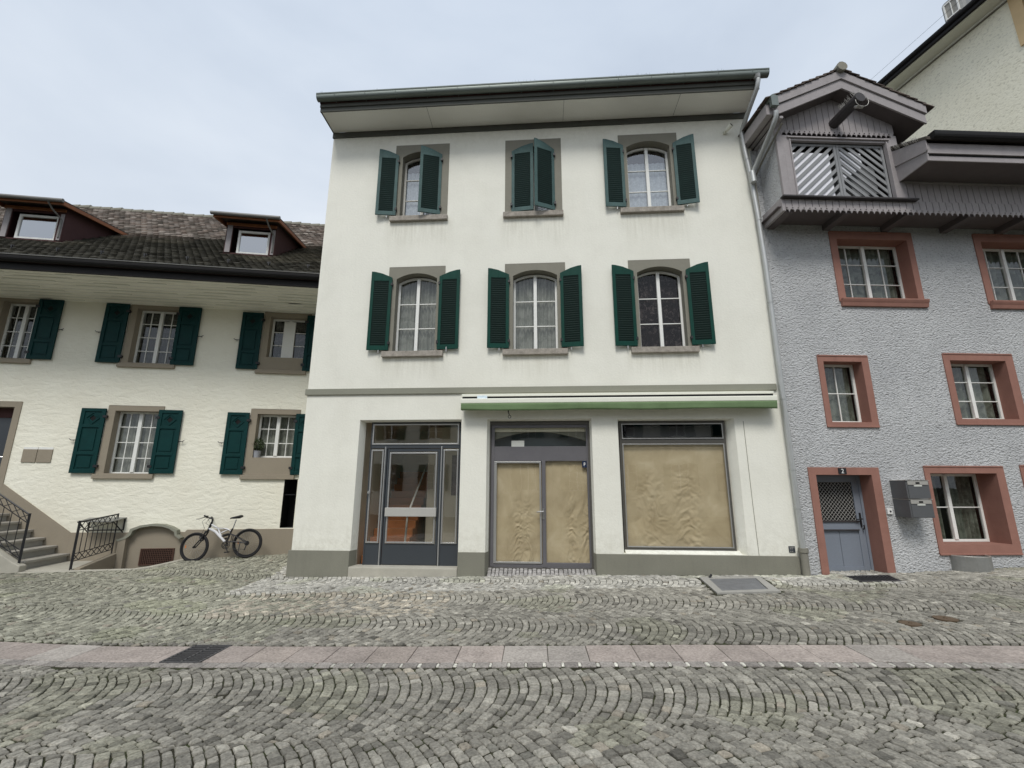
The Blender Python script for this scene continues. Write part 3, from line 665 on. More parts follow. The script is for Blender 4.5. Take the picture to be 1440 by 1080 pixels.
def paper(parent, a, c, z0, z1, y, amp, seed, cuts=(), cols_=((.28, 1, .1), (.60, -1, .6))):
    nx, nz = 110, 120; b = MB(); vs = []
    for j in range(nz+1):
        for i in range(nx+1):
            u = a+(c-a)*i/nx; z = z0+(z1-z0)*j/nz
            tt = (u-a)/(c-a); lo = 1-(z-z0)/(z1-z0); p = Vector((u*1.1+seed, z*.8, seed*.7)); n1 = noise.noise(p*1.6)
            tri = lambda x: abs((x % 1)-.5)*4-1
            h = .012*noise.noise(Vector((u*1.6+seed, z*1.1, 4)))+.004*noise.noise(Vector((u*9, z*5, seed)))
            low = min(1, max(0, (lo-.22)/.3))
            for cc, sg, ph in cols_:
                r = abs(tt-cc); g = math.exp(-(r/.13)**2)*low; gg = math.exp(-(r/.30)**2)*low
                h += amp*.22*g*tri(z*3.8+r*4+ph+2.2*n1+.7*noise.noise(Vector((u*8, z*8, seed))))*(.4+.6*abs(noise.noise(Vector((z*3, seed, ph)))*2))
                h += amp*.22*gg*tri(math.atan2(tt-cc, lo+.15-cc*.1)*2.3+ph+.9*n1)
                h += amp*.10*g*tri(z*7+sg*u*6+4*n1+1.2*noise.noise(Vector((u*6, z*6, seed+3))))
            h += amp*.10*tri(u*5.2+.3*n1)*max(0, .5-lo)
            for cu in cuts:
                if u > cu: h += .004
            vs.append((u, y-max(-.02, min(.035, h)), z))
    b.add(vs, [(j*(nx+1)+i, j*(nx+1)+i+1, (j+1)*(nx+1)+i+1, (j+1)*(nx+1)+i) for j in range(nz) for i in range(nx)])
    return b.build('kraft_paper', 'kraft', parent, fix=False, smooth=True)
paper(D2o, 4.27, 5.27, .10, 2.16, .265, .05, 3.3, (4.55,), ((.72, 1, .2), (.5, -1, .7))); paper(D2o, 5.35, 6.25, .10, 2.20, .265, .05, 8.1, (5.5,), ((.62, -1, .3), (.95, 1, .5)))
# ---- shop window
sw = MB(); rect_frame(sw, 6.95, 9.17, .40, 3.03, .045, -.19, -.15); bars(sw, [(6.99, 9.13, 2.56, 2.64)], -.19, -.15)
SW = sw.build('shop_window', 'bronze', H0, bev=.002, label='large shop window covered from inside with crumpled kraft paper')
al = MB(); rect_frame(al, 7.0, 9.12, .45, 2.55, .022, -.15, -.135); rect_frame(al, 7.0, 9.12, 2.65, 2.98, .02, -.15, -.135); al.build('aluminium_trim', 'alu', SW, bev=.002)
b = MB()
for z0, z1 in ((.45, 2.56), (2.64, 2.98)): b.add([(6.99, .175, z0), (9.13, .175, z0), (9.13, .175, z1), (6.99, .175, z1)], [(0, 1, 2, 3)])
b.build('pane', 'glassS', SW, fix=False)
paper(SW, 6.97, 9.15, .42, 2.58, .225, .06, 5.2, (8.75,))
b = MB(); b.prism_d([(.0, .34), (.0, .345), (-.16, .40), (-.2, .40), (-.2, .34)], 6.95, 9.22); b.build('sill_slope', 'cream', SW)
b = MB(); b.box(6.9, 9.3, -2.5, -2.45, 0, 3.1); b.box(6.88, 6.9, -2.5, -.2, 0, 3.1); b.box(9.3, 9.32, -2.5, -.2, 0, 3.1); b.box(6.9, 9.3, -2.5, -.2, 3.06, 3.09); b.build('shop_interior', 'dark', SW)
b = MB(); b.box(7.15, 9.0, -.55, -.5, 2.72, 2.97); b.build('roller_box', 'bronze2', SW, bev=.01)
# ---- awning
aw = MB(); aw.box(3.56, 10.1, 0, .19, 3.545, 3.60); aw.box(3.60, 10.06, .0, .16, 3.40, 3.479)
AW = aw.build('awning', 'awn_cream', H0, bev=.006, label='folded shop awning with cream front rail and green valance')
b = MB(); b.box(3.58, 10.08, .0, .185, 3.48, 3.55); b.build('cassette_gap', 'black', AW)
b = MB(); b.prism_d([(.19, 3.375), (.29, 3.375), (.30, 3.39), (.30, 3.47), (.285, 3.485), (.19, 3.485)], 3.56, 10.1); b.build('front_rail', 'awn_cream', AW, bev=.004)
b = MB(); n = 260; vs = []
for i in range(n+1):
    u = 3.57+6.52*i/n
    for j in range(5):
        t = j/4; wv = .010*math.sin(u*3.1+1.2*math.sin(u*.7))*t+.006*math.sin(u*11)*t+.02*noise.noise(Vector((u*1.2, t*1.5, 3)))*t
        zb = 3.225+.008*math.sin(u*2.3)
        vs.append((u, -(.295+wv-.01*t), 3.38-(3.38-zb)*t))
b.add(vs, [(i*5+j, i*5+j+1, (i+1)*5+j+1, (i+1)*5+j) for i in range(n) for j in range(4)])
vo = b.build('valance', 'awn_green', AW, fix=False, smooth=True); so = vo.modifiers.new('thick', 'SOLIDIFY'); so.thickness = .003
b = MB(); b.box(3.575, 3.58, .05, .29, 3.25, 3.38); b.box(10.075, 10.08, .05, .29, 3.25, 3.38); b.build('valance_returns', 'awn_green', AW)
b = MB(); b.tube([(4.58, .2, 3.38), (4.58, .2, 3.20), (4.60, .2, 3.14)], [.03, .012, .008], 8); b.ring((4.605, .2, 3.10), .03, .006); b.build('crank_eye', 'iron', AW)
b = MB(); b.box(3.90, 4.12, .16, .192, 3.50, 3.57); b.box(3.93, 4.09, .185, .2, 3.485, 3.53); b.build('tape', 'sticker', AW, bev=.01)
for u in (3.62, 6.8, 10.02):
    b = MB(); b.box(u-.03, u+.03, 0, .14, 3.36, 3.56); b.build('bracket', 'awn_cream', AW, bev=.004)

# ================================================================== LEFT HOUSE
H1 = tag(frame('house', (*F1['o'], 0), F1['yaw']), 'low cream trowelled-plaster house with teal panelled shutters and mossy tiled roof at the left', 'house')
up = [(-7.52, -6.42), (-4.40, -3.12), (-1.08, .14)]; upz = (4.72, 6.38); lo = [(-4.46, -3.18), (-1.11, .12)]
r1 = [(-10.6, -9.5, 4.72, 6.38), *[(a, b_, upz[0], upz[1]) for a, b_ in up], *[(a, b_, 1.92, 3.63) for a, b_ in lo], (-7.6, -6.38, 1.7, 3.66)]
r1 += [(-.10, .22, .62, 1.82)]
wall(H1, -13.5, 1.05, -.8, 6.42, r1, 'trowel', 7.0)
# painted plinth with the diagonal stair band
b = MB(); b.prism([(-4.74, -.8), (.98, -.8), (.98, .60), (-2.22, .60), (-2.26, .55), (-3.70, .55), (-4.74, .56)], -.02, .018)
b.prism([(-13.5, 1.72), (-13.5, -.8), (-4.741, -.8), (-4.741, .56), (-6.40, 1.70)], -.02, .018)
b.build('plinth', 'stoneL', H1)
def left_window(u0, u1, z0, z1, grid, box_z=None, surr=True, plant=False, lsh=True, rsh=True, shz=None, shw=.55, flor=None):
    zz0 = box_z or z0
    s = surround(H1, (u0, u1, z0, z1), (u0+.17, u1-.10, zz0, z1-.13), z1-.13, 'stoneL', depth=.26, proud=.02)
    w = casement(H1, u0+.17, u1-.10, zz0+.01, z1-.13, z1-.13, .17, 'white', fw=.045, mull=.085, rows=grid[1], cols=grid[0], bar=.02)
    s.parent = w
    b = MB(); b.box(u0-.06, u1+.01, -.02, .06, z0-.11, z0); b.box(u0+.02, u1-.02, 0, .04, z0, z0+.02); b.build('sill', 'stoneL', w, bev=.008)
    curtain(w, u0+.2, u1-.13, zz0, z1-.15, .30, flor or 'curtL', 7, .02, seed=int(u0*9) % 50)
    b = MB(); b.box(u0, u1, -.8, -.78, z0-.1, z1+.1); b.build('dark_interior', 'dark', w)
    sz = shz
    if lsh: panel_shutter(H1, u0-.01, -1, sz[0], sz[1], shw)
    if rsh: panel_shutter(H1, u1-.09, 1, sz[0], sz[1], shw)
    return w
left_window(-7.50, -6.42, 4.62+.11, 6.38, (2, 4), shz=(4.74, 6.34))
left_window(-10.6, -9.5, 4.73, 6.38, (2, 4), shz=(4.74, 6.34))
left_window(-4.40, -3.12, 4.73, 6.37, (2, 4), shz=(4.72, 6.32), flor='curtL')
left_window(-4.46, -3.18, 1.92, 3.62, (2, 4), shz=(1.94, 3.53), flor='curtain')
wc = left_window(-1.08, .14, 4.69, 6.32, (1, 3), box_z=5.04, shz=(4.68, 6.27), shw=.53)
b = MB(); b.box(-.60, -.30, -.19, -.145, 5.05, 6.12); b.build('blind_slat', 'white', wc)
we = left_window(-1.11, .12, 1.92, 3.62, (2, 3), box_z=2.36, shz=(1.93, 3.51), shw=.53, flor='curtain')
# black opening beside the white house
b = MB(); b.add([(-.10, 0, .62), (.22, 0, .62), (.22, 0, 1.82), (-.10, 0, 1.82), (-.10, .5, .62), (.22, .5, .62), (.22, .5, 1.82), (-.10, .5, 1.82)], [(0, 1, 5, 4), (1, 2, 6, 5), (2, 3, 7, 6), (3, 0, 4, 7), (4, 5, 6, 7)])
o = b.build('dark_niche', 'black', H1, fix=False); b = MB(); b.box(-.09, .21, -.12, -.09, 1.42, 1.44); b.build('crossbar', 'iron', o)
# front door
s = surround(H1, (-7.72, -6.38, 1.55, 3.66), (-7.56, -6.52, 1.55, 3.52), 3.52, 'stoneL', depth=.3, proud=.02)
b = MB(); bars(b, [(-7.56, -6.52, 3.28, 3.52)], -.26, -.2); dr = b.build('front_door', 'redwood', H1); s.parent = dr
b = MB(); bars(b, [(-7.56, -6.52, 1.6, 3.28)], -.28, -.22); b.build('door_leaf', 'slate', dr, bev=.004)
b = MB(); b.box(-6.62, -6.54, -.22, -.2, 2.3, 2.33); b.tube([(-6.6, -.2, 2.32), (-6.72, -.16, 2.32)], .012, 8); b.build('handle', 'chrome', dr)
# twin wall plates
for i, (a, c) in enumerate(((-6.12, -5.82), (-5.805, -5.49))):
    b = MB(); b.box(a, c, 0, .022, 2.19, 2.50); p_ = b.build('meter_hatch', 'stoneL', H1, label=('left' if i == 0 else 'right')+' of two flat taupe hatches in the plaster', bev=.003)
    b = MB(); b.box(a, c, .0, .012, 2.50, 2.555); b.build('hatch_head', 'white', p_)
# basement arch recess: curved hood
b = MB(); pa = [(-3.66, .40), (-3.50, .46), (-3.42, .55), (-3.40, .64), (-3.2, .72), (-2.95, .755), (-2.7, .74), (-2.52, .68), (-2.38, .60), (-2.36, .50), (-2.26, .43)]
pi_ = [(-3.62, .36), (-3.46, .42), (-3.37, .50), (-3.34, .60), (-3.18, .67), (-2.95, .705), (-2.72, .69), (-2.56, .64), (-2.43, .56), (-2.41, .48), (-2.30, .40)]
for (a, a2), (c, c2) in zip(zip(pa, pi_), zip(pa[1:], pi_[1:])):
    b.prism([a, c, c2, a2], 0, .16)
b.build('arched_hood', 'band', H1)
b = MB(); 
for (a, a2), (c, c2) in zip(zip(pi_, pi_), zip(pi_[1:], pi_[1:])): b.prism([(a[0], -.8), (c[0], -.8), (c[0], c[1]), (a[0], a[1])], -.01, .024)
rc = b.build('basement_wall', 'stoneL', H1)
b = MB(); b.prism([(-3.62, -.8), (-3.62, .36), (-3.46, .42), (-3.44, -.8)], .024, .15); b.build('recess_cheek', 'stoneL', H1)
b = MB(); rect_frame(b, -3.16, -2.42, -.20, .18, .02, .024, .05)
for i in range(1, 19): b.box(-3.16+.74*i/19-.006, -3.16+.74*i/19+.006, .03, .045, -.19, .17)
for i in range(1, 8): b.box(-3.15, -2.43, .028, .04, -.19+.36*i/8-.005, -.19+.36*i/8+.005)
gr = b.build('basement_grille', 'grate', H1); b = MB(); b.box(-3.14, -2.44, .02, .0265, -.18, .16); b.build('void', 'black', gr)
# little canopy over the cellar entry
b = MB(); b.slab([(-4.40, .0, .90), (-3.60, .0, .90), (-3.66, .42, .84), (-4.36, .42, .84)], .02); cv = b.build('cellar_cover', 'galv', H1, label='small grey metal cover fixed to the wall behind the railing')
b = MB()
for a in (-4.38, -3.64): b.tube([(a, 0, .55), (a, .40, .83)], .012, 6)
rect_frame(b, -4.40, -3.62, .60, .88, .02, 0, .03); b.build('cover_frame', 'iron', cv)
# eaves, gutter, roof
b = MB(); b.prism_d([(0, 6.33), (1.68, 6.47), (1.68, 6.50), (0, 6.44)], -13.6, 1.2); sf = b.build('soffit', 'plank', H1)
b = MB()
for i in range(10):
    d = .08+i*.165; u = -13.5
    b.box(u, 1.15, d, d+.012, 6.33+d*.0833-.006, 6.33+d*.0833+.002)
b.build('plank_joints', 'soffit', sf)
rr = random.Random(5)
b = MB()
for i in range(10):
    d = .092+i*.165; u = -13.5+rr.uniform(0, 1)
    while u < 1: b.box(u, min(1.1, u+rr.uniform(.5, 1.6)), d, d+.05, 6.33+d*.0833-.007, 6.33+d*.0833); u += rr.uniform(1.2, 3)
b.build('plank_boards', 'awn_cream', sf)
b = MB(); b.box(-13.6, 1.2, 1.66, 1.71, 6.40, 6.64); b.prism_d([(1.71, 6.68)]+[(1.79+.08*math.cos(t), 6.65+.10*math.sin(t)) for t in [math.pi+math.pi*i/8 for i in range(9)]]+[(1.87, 6.68)], -13.6, 1.2)
gt = b.build('gutter', 'gutterdark', H1); b = MB(); b.tube([(-13.6, 1.875, 6.69), (1.2, 1.875, 6.69)], .012, 6); b.build('gutter_lip', 'edge', gt)
prof = [(1.80, 6.72), (-2.40, 9.66), (-4.40, 11.62)]
b = MB(); b.prism_d([(p[0], p[1]-.005) for p in prof]+[(-4.40, 11.55), (-8.5, 8.0), (-8.5, 7.8), (-4.4, 11.3), (-2.36, 9.5), (1.76, 6.55)], -13.6, 1.05); rf = b.build('roof', 'redwood', H1)
dorm = [(-7.86, -6.42), (-2.38, -1.05)]
def tcol(u, d, z):
    n_ = noise.noise(Vector((u*.5, z*.8, 1))); k = random.uniform(.65, 1.35)
    t = min(1, max(0, (z-9.2+.8*n_+.25*random.uniform(-1, 1))/.7))
    lo_ = (.078, .073, .058) if n_ < .1 else (.12, .11, .085); hi_ = random.choice([(.17, .135, .11), (.20, .165, .14), (.13, .11, .09), (.26, .225, .195)])
    return tuple(k*(a*(1-t)+c*t) for a, c in zip(lo_, hi_))
def skip(u, d, z):
    for a, c in dorm:
        if a-.03 < u < c+.03 and d < .02 and z < 9.0+.2*(.35-d)-.03: return True
    return False
tiles(-13.4, 1.0, prof, .175, .165, tcol, rf, 'roof_tiles', skip)
b = MB()
for i in range(42): u = -13.5+i*.35; b.tube([(u, -4.42, 11.60+.01*(i % 2)), (u+.37, -4.42, 11.61+.015*(i % 3))], [.10, .115], 10)
b.build('ridge_tiles', 'stone', rf)
for i in range(15): u = -13+i*.95; b = MB(); b.box(u, u+.02, 1.28, 1.30, 7.1, 7.20); b.box(u-.03, u+.05, 1.27, 1.285, 7.16, 7.20); b.build('snow_guard', 'iron', rf)
for (a, c), lab in zip(dorm, ('left dormer with shed roof and purplish cheeks', 'right dormer with shed roof and purplish cheeks')):
    d_ = frame('dormer', (0, 0, 0), 0); d_.parent = H1; d_['label'] = lab
    b = MB()
    # cheeks
    for u in (a, c-.04): b.add([(u+o_, -d, z) for o_ in (0, .04) for d, z in ((0, 7.9), (0, 9.0), (-2.4, 9.44), (-2.2, 9.3))], [(0, 1, 2, 3), (7, 6, 5, 4), (0, 4, 5, 1), (1, 5, 6, 2), (2, 6, 7, 3), (3, 7, 4, 0)])
    b.box(a, c, -.06, 0, 7.95, 8.03); b.box(a, a+.17, -.02, .01, 8.03, 9.0); b.box(c-.16, c, -.02, .01, 8.03, 9.0); b.box(a+.17, c-.16, -.02, .01, 8.80, 9.0)
    b.build('cheeks', 'redwood', d_, bev=.003)
    b = MB(); b.box(a+.03, a+.16, .01, .03, 8.03, 8.86); b.build('jamb_board', 'timber', d_)
    b = MB(); b.box(c-.10, c-.02, .01, .03, 8.03, 8.8); b.build('jamb_board', 'timber', d_)
    w = casement(d_, a+.30, c-.18, 8.04, 8.76, 8.76, .05, 'white', fw=.06, rows=1, leaves=1, glassm='glassM')
    for x in list(w.children): x.parent = d_
    b = MB(); b.box(a+.1, c-.1, -.5, -.48, 7.9, 9.0); b.build('dark_interior', 'dark', d_)
    b = MB(); b.slab([(a-.22, .42, 8.98), (c+.20, .42, 8.98), (c+.20, -2.75, 9.58), (a-.22, -2.75, 9.58)], .03); b.build('shed_roof', 'tile', d_)
    rfo = [x for x in d_.children if x.name.startswith('shed_roof')][0]; set_cols(rfo, [(.09, .075, .065)]*len(rfo.data.polygons))
    b = MB()
    b.box(a-.18, c+.16, .36, .40, 8.87, 8.945)
    for u in (a-.20, c+.15): b.slab([(u, .40, 8.955), (u+.05, .40, 8.955), (u+.05, -2.4, 9.49), (u, -2.4, 9.49)], .10)
    b.box(a, c, .01, .06, 8.86, 8.93); b.build('eave_beams', 'beamwood', d_, bev=.004)
    b = MB(); b.tube([(a-.24, .46, 8.95), (c+.22, .46, 8.95)], .05, 10); b.tube([(c-.14, .46, 8.92), (c-.12, .3, 8.78), (c-.05, .05, 8.62), (c-.05, .04, 8.1)], .022, 8); b.build('gutter', 'edge', d_)

# ================================================================== GREY HOUSE
H2 = tag(frame('house', (*F2['o'], 0), F2['yaw']), 'grey roughcast house with red stone window surrounds and mauve timber loft bay at the right', 'house')
r2 = [(.29, 1.77, -.2, 2.05), (.83, 1.95, 2.88, 4.42), (3.64, 5.22, 2.95, 4.50), (1.54, 3.50, 5.68, 7.39), (4.98, 6.94, 5.68, 7.41), (2.73, 4.43, .36, 2.08), (4.80, 6.4, .0, 2.10)]
wall(H2, -.04, 7.9, -.6, 9.5, r2, 'roughcast', 7.5)
def red_window(r, inner, rec, rows, cols, leaves=2, sill=False, cur='curtR', splay=.0, folds=6, half=False):
    s = surround(H2, r, inner, inner[3], 'redstone', depth=rec+.08, proud=.022, bev=.006, splay=splay)
    w = casement(H2, inner[0]+splay, inner[1]-splay, inner[2]+.005, inner[3], inner[3], rec, 'white', fw=.05, mull=.075, rows=rows, cols=cols, bar=.02, leaves=leaves)
    s.parent = w
    b = MB(); b.box(r[0]+.012, r[1]-.012, 0, .034, r[3]-.02, r[3]+.012); b.build('moulding', 'redstone', w, bev=.006)
    b = MB()
    if sill: b.prism_d([(-.02, r[2]+.06), (.10, r[2]+.06), (.10, r[2]+.03), (.085, r[2]-.01), (.07, r[2]-.04), (.05, r[2]-.12), (-.02, r[2]-.12)], r[0]+.03, r[1]+.04)
    else: b.box(r[0], r[1], .0, .036, r[2]-.012, r[2]+.02)
    b.build('sill', 'redstone', w, bev=.006)
    a, c = inner[0]+.05, inner[1]-.05; m_ = (a+c)/2
    curtain(w, a, c if not half else a+(c-a)*.42, inner[2], inner[3], rec+.12, cur, folds, .03, seed=int(r[0]*11))
    if half: curtain(w, a+(c-a)*.62, c, inner[2], inner[3], rec+.12, cur, folds, .03, seed=int(r[0]*13), name='curtain')
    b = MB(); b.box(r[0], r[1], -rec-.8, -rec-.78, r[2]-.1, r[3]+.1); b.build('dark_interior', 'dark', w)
    return w
red_window(r2[3], (1.70, 3.36, 5.74, 7.21), .28, 3, 2, sill=True, cur='curtR', folds=10)
red_window(r2[4], (5.14, 6.80, 5.74, 7.22), .28, 3, 2, sill=True, cur='curtR', folds=10)
red_window(r2[1], (.95, 1.80, 2.98, 4.29), .24, 2, 2, leaves=1, folds=6)
red_window(r2[2], (3.78, 5.04, 3.07, 4.35), .26, 3, 1, folds=8)
red_window(r2[5], (2.84, 4.26, .55, 1.94), .40, 2, 1, folds=9, half=True)
red_window(r2[6], (4.94, 6.26, .45, 1.96), .40, 2, 1, folds=9, half=True)
# front door
s = surround(H2, (.29, 1.77, -.1, 2.05), (.44, 1.60, -.1, 1.90), 1.90, 'redstone', depth=.40, proud=.022)
dd = MB(); rect_frame(dd, .44, 1.60, -.05, 1.90, .05, -.38, -.30); bars(dd, [(1.42, 1.55, 0, 1.86), (.49, .60, 0, 1.86), (.60, 1.42, .0, .09), (.60, 1.42, .80, .96), (.60, 1.42, 1.76, 1.86)], -.37, -.32)
D = dd.build('front_door', 'doorgrey', H2, bev=.004, label='blue-grey door with a diamond lattice upper light'); s.parent = D
b = MB(); b.box(.60, 1.006, -.36, -.335, .09, .80); b.box(1.014, 1.42, -.36, -.335, .09, .80); b.box(.60, 1.42, -.365, -.35, .09, .80); b.build('lower_panels', 'doorgrey', D, bev=.003)
b = MB(); b.box(.56, 1.45, -.32, -.295, .955, .985); b.box(.60, 1.42, -.32, -.285, .79, .81); b.build('weather_bar', 'ledge', D)
b = MB(); n = 16
zc0, zc1, uc0, uc1 = .98, 1.76, .61, 1.41
for i in range(-14, 30):
    for sg in (1, -1):
        x0 = uc0+i*.075 if sg == 1 else uc0+i*.075; pts = []
        for k in range(0, 41):
            z = zc0+(zc1-zc0)*k/40; x = x0+sg*(z-zc0)*.9
            if uc0 <= x <= uc1: pts.append((x, z))
        if len(pts) > 1: b.tube([(pts[0][0], -.318 if sg == 1 else -.324, pts[0][1]), (pts[-1][0], -.318 if sg == 1 else -.324, pts[-1][1])], .0035, 4)
b.build('lattice', 'bar', D)
b = MB(); b.box(.6, 1.42, -.352, -.345, .97, 1.77); b.build('dark_glass', 'black', D)
b = MB(); b.box(1.47, 1.50, -.32, -.30, .86, 1.14); b.tube([(1.485, -.30, 1.02), (1.485, -.25, 1.02), (1.36, -.25, 1.01)], .012, 8); b.tube([(1.5, -.30, .82), (1.5, -.26, .82), (1.5, -.26, .9)], .014, 8); b.build('handle', 'iron', D)
b = MB(); b.box(.91, 1.08, .022, .034, 1.915, 2.035); np_ = b.build('house_number_plate', 'numblack', H2, label='black enamel plate with a white figure 2', bev=.003)
cu = bpy.data.curves.new('figure_two', 'FONT'); cu.body = '2'; cu.size = .125; cu.extrude = .001; cu.align_x = 'CENTER'; cu.materials.append(M['numwhite'])
tmp = bpy.data.objects.new('tmp', cu); COL.objects.link(tmp); bpy.context.view_layer.update()
me = bpy.data.meshes.new_from_object(tmp.evaluated_get(bpy.context.evaluated_depsgraph_get())); bpy.data.objects.remove(tmp)
fo = bpy.data.objects.new('figure_two', me); COL.objects.link(fo); fo.parent = np_; fo.location = (.995, -.0355, 1.932); fo.rotation_euler = (R(90), 0, 0)
b = MB(); b.box(1.80, 1.90, 0, .035, 1.13, 1.24); bl = b.build('door_bell', 'numwhite', H2, bev=.004); b = MB(); b.tube([(1.855, .035, 1.185), (1.855, .042, 1.185)], .018, 12); b.build('bell_button', 'black', bl)
# ---- projecting loft bay
BD = .70
def planks(mb, u0, u1, z0, z1f, d0, d1, w=.15):
    u = u0
    while u < u1-.01:
        e = min(u+w, u1); mb.box(u+.007, e-.007, d0, d1, z0, z1f(u+w/2) if callable(z1f) else z1f); u += w
bay = tag(frame('loft_bay', (0, 0, 0), 0), 'mauve-grey timber loft bay', None); bay.parent = H2
b = MB(); planks(b, .12, 7.8, 7.50, 7.74, BD-.03, BD); planks(b, 2.92, 7.8, 7.74, 8.24, BD-.03, BD)
b.build('cladding', 'timber', bay)
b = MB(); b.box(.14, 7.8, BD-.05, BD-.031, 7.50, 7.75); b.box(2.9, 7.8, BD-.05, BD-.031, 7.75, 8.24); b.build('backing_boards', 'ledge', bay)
def fringe(mb, u0, u1, zt, d0, d1, step=.125, h=.125):
    mb.box(u0, u1, d0, d1, zt-.018, zt); u = u0
    while u < u1-step*.9:
        hole = .034
        mb.box(u+hole, u+step-hole*.0, d0, d1, zt-.045, zt-.018); mb.box(u, u+step, d0, d1, zt-.06, zt-.045)
        c = u+step*.5
        mb.prism([(c-.030, zt-.06), (c+.030, zt-.06), (c+.030, zt-.075), (c+.014, zt-.078), (c+.014, zt-.09), (c, zt-h), (c-.014, zt-.09), (c-.014, zt-.078), (c-.030, zt-.075)], d0, d1)
        u += step
b = MB(); fringe(b, .12, 7.8, 7.53, BD, BD+.018); fringe(b, .20, 2.86, 9.46, BD, BD+.018, .115); b.build('fretwork_fringe', 'timber', bay)
b = MB(); b.box(.04, 3.05, BD-.02, BD+.10, 7.725, 7.765); b.build('sill_ledge', 'ledge', bay, bev=.006)
b = MB()   # joists and boarding under the bay
for u in (.125, 1.42, 2.80, 4.22, 5.55, 6.9): b = MB(); b.box(u, u+.16, -.05, BD-.03, 7.42, 7.55); b.build('joist', 'timber_shade', bay, bev=.006)
b = MB(); b.box(-.02, 7.8, 0, BD-.035, 7.55, 7.57); b.build('underside_boards', 'timber_shade', bay)
b = MB(); b.box(.05, .12, .0, BD, 7.44, 7.76); b.build('corner_beam', 'timber', bay, bev=.003)
b = MB(); b.box(.125, .16, .0, BD-.03, 7.76, 9.60); b.build('side_wall', 'roughcast', bay)
b = MB(); b.box(2.84, 2.87, .0, BD-.03, 8.24, 9.6); b.build('side_board', 'timber', bay, bev=.003)
b = MB(); bars(b, [(.12, .27, 7.765, 9.50), (.27, .43, 7.765, 9.33), (2.62, 2.78, 7.765, 9.33), (2.78, 2.90, 7.765, 9.40), (.43, 2.62, 9.20, 9.30)], BD-.06, BD+.012)
bars(b, [(.36, 2.70, 9.25, 9.285)], BD+.012, BD+.05); bars(b, [(.40, .43, 7.77, 9.22), (2.62, 2.65, 7.77, 9.22)], BD+.012, BD+.035)
b.build('posts', 'timber', bay, bev=.004)
b = MB(); 
def gz(u): return 10.36-.485*abs(u-1.55)
u = .13
while u < 2.88: b.prism([(u+.006, 9.46), (u+.139, 9.46), (u+.139, gz(u+.139)-.02), (u+.006, gz(u+.006)-.02)], BD-.03, BD); u += .145
b.build('gable_boards', 'timber', bay)
b = MB(); b.box(.13, 2.88, BD-.05, BD-.041, 9.28, 9.5); b.prism([(.13, 9.4), (2.9, 9.4), (2.9, gz(2.9)-.03), (1.55, 10.30), (.13, gz(.13)-.03)], BD-.055, BD-.04); b.build('gable_backing', 'ledge', bay)
# slatted loft doors
for k, (a, c, sg, lb) in enumerate(((.435, 1.52, 1, 'left slatted loft door'), (1.53, 2.615, -1, 'right slatted loft door'))):
    b = MB(); z0, z1 = 7.79, 9.19; d0, d1 = BD-.10, BD-.07; f = .055
    bars(b, [(a, a+f, z0, z1), (c-f, c, z0, z1), (a+f, c-f, z0, z0+f), (a+f, c-f, z1-f, z1)], d0, d1)
    za, zb, ua, ub = z0+f, z1-f, a+f, c-f
    w_ = .070; gp = .20; i = -12
    while i < 14:
        # diagonal slat: line z-zc = sg*(u-uc)*.95 + i*gp, clipped to the opening
        m_ = .95*sg; uc, zc = (ua+ub)/2, (za+zb)/2; off = i*gp; hw = w_/2*math.hypot(1, .95)
        poly = [(ua, zc+m_*(ua-uc)+off-hw), (ub, zc+m_*(ub-uc)+off-hw), (ub, zc+m_*(ub-uc)+off+hw), (ua, zc+m_*(ua-uc)+off+hw)]
        def clip(P, f_):
            out = []
            for q in range(len(P)):
                A, B_ = P[q], P[(q+1) % len(P)]; fa, fb = f_(A), f_(B_)
                if fa >= 0: out.append(A)
                if fa*fb < 0: t = fa/(fa-fb); out.append((A[0]+(B_[0]-A[0])*t, A[1]+(B_[1]-A[1])*t))
            return out
        poly = clip(poly, lambda p: p[1]-za); poly = clip(poly, lambda p: zb-p[1]) if poly else poly
        if len(poly) > 2: b.prism(poly, d0+.002, d1-.010)
        i += 1
    lo_ = b.build('loft_door', 'timber_panel', bay, label=lb)
b = MB(); b.box(.44, 1.36, BD-.112, BD-.104, 7.78, 8.98); b.build('white_backing', 'sheet', bay)  # white panels right behind the slats, filling the gaps
b = MB(); b.prism([(1.58, 8.30), (2.1, 8.66), (2.1, 9.0), (1.58, 9.05)], BD-.112, BD-.104); b.build('white_backing', 'sheet', bay)
b = MB(); b.prism([(1.9, 8.0), (2.5, 8.1), (2.5, 8.8), (1.9, 8.8)], BD-.26, BD-.25); b.build('grey_sheet', 'timber_panel', bay)
b = MB(); b.box(.3, 2.7, -.2, -.18, 7.6, 9.4); b.box(.2, .22, -.2, .6, 7.6, 9.4); b.box(2.75, 2.78, -.2, .6, 7.6, 9.4); b.box(.2, 2.78, -.2, .6, 9.30, 9.34); b.box(.2, 2.78, -.2, .6, 7.72, 7.74); b.build('dark_interior', 'dark', bay)
# hoist beam
b = MB(); b.tube([(1.5, BD-.1, 9.66), (1.56, 1.42, 9.70)], .115, 12); hb = b.build('hoist_beam', 'ledge', bay)
b = MB()
rr = random.Random(4)
for i in range(46): d = rr.uniform(.95, 1.42); a_ = rr.uniform(-.9, .9); b.tube([(1.55+.11*math.sin(a_), d, 9.70+.1*math.cos(a_)), (1.55+.2*math.sin(a_)+rr.uniform(-.02, .02), d+rr.uniform(-.02, .03), 9.70+.21*math.cos(a_))], .0025, 4)
b.build('bird_spikes', 'silver', hb)
b = MB(); b.tube([(1.52, 1.30, 9.56), (1.52, 1.36, 9.50)], .03, 8); b.tube([(1.62, 1.30, 9.56), (1.62, 1.36, 9.50)], .03, 8); b.ring((1.60, 1.40, 9.62), .14, .006); b.build('pulley_fittings', 'silver', hb)
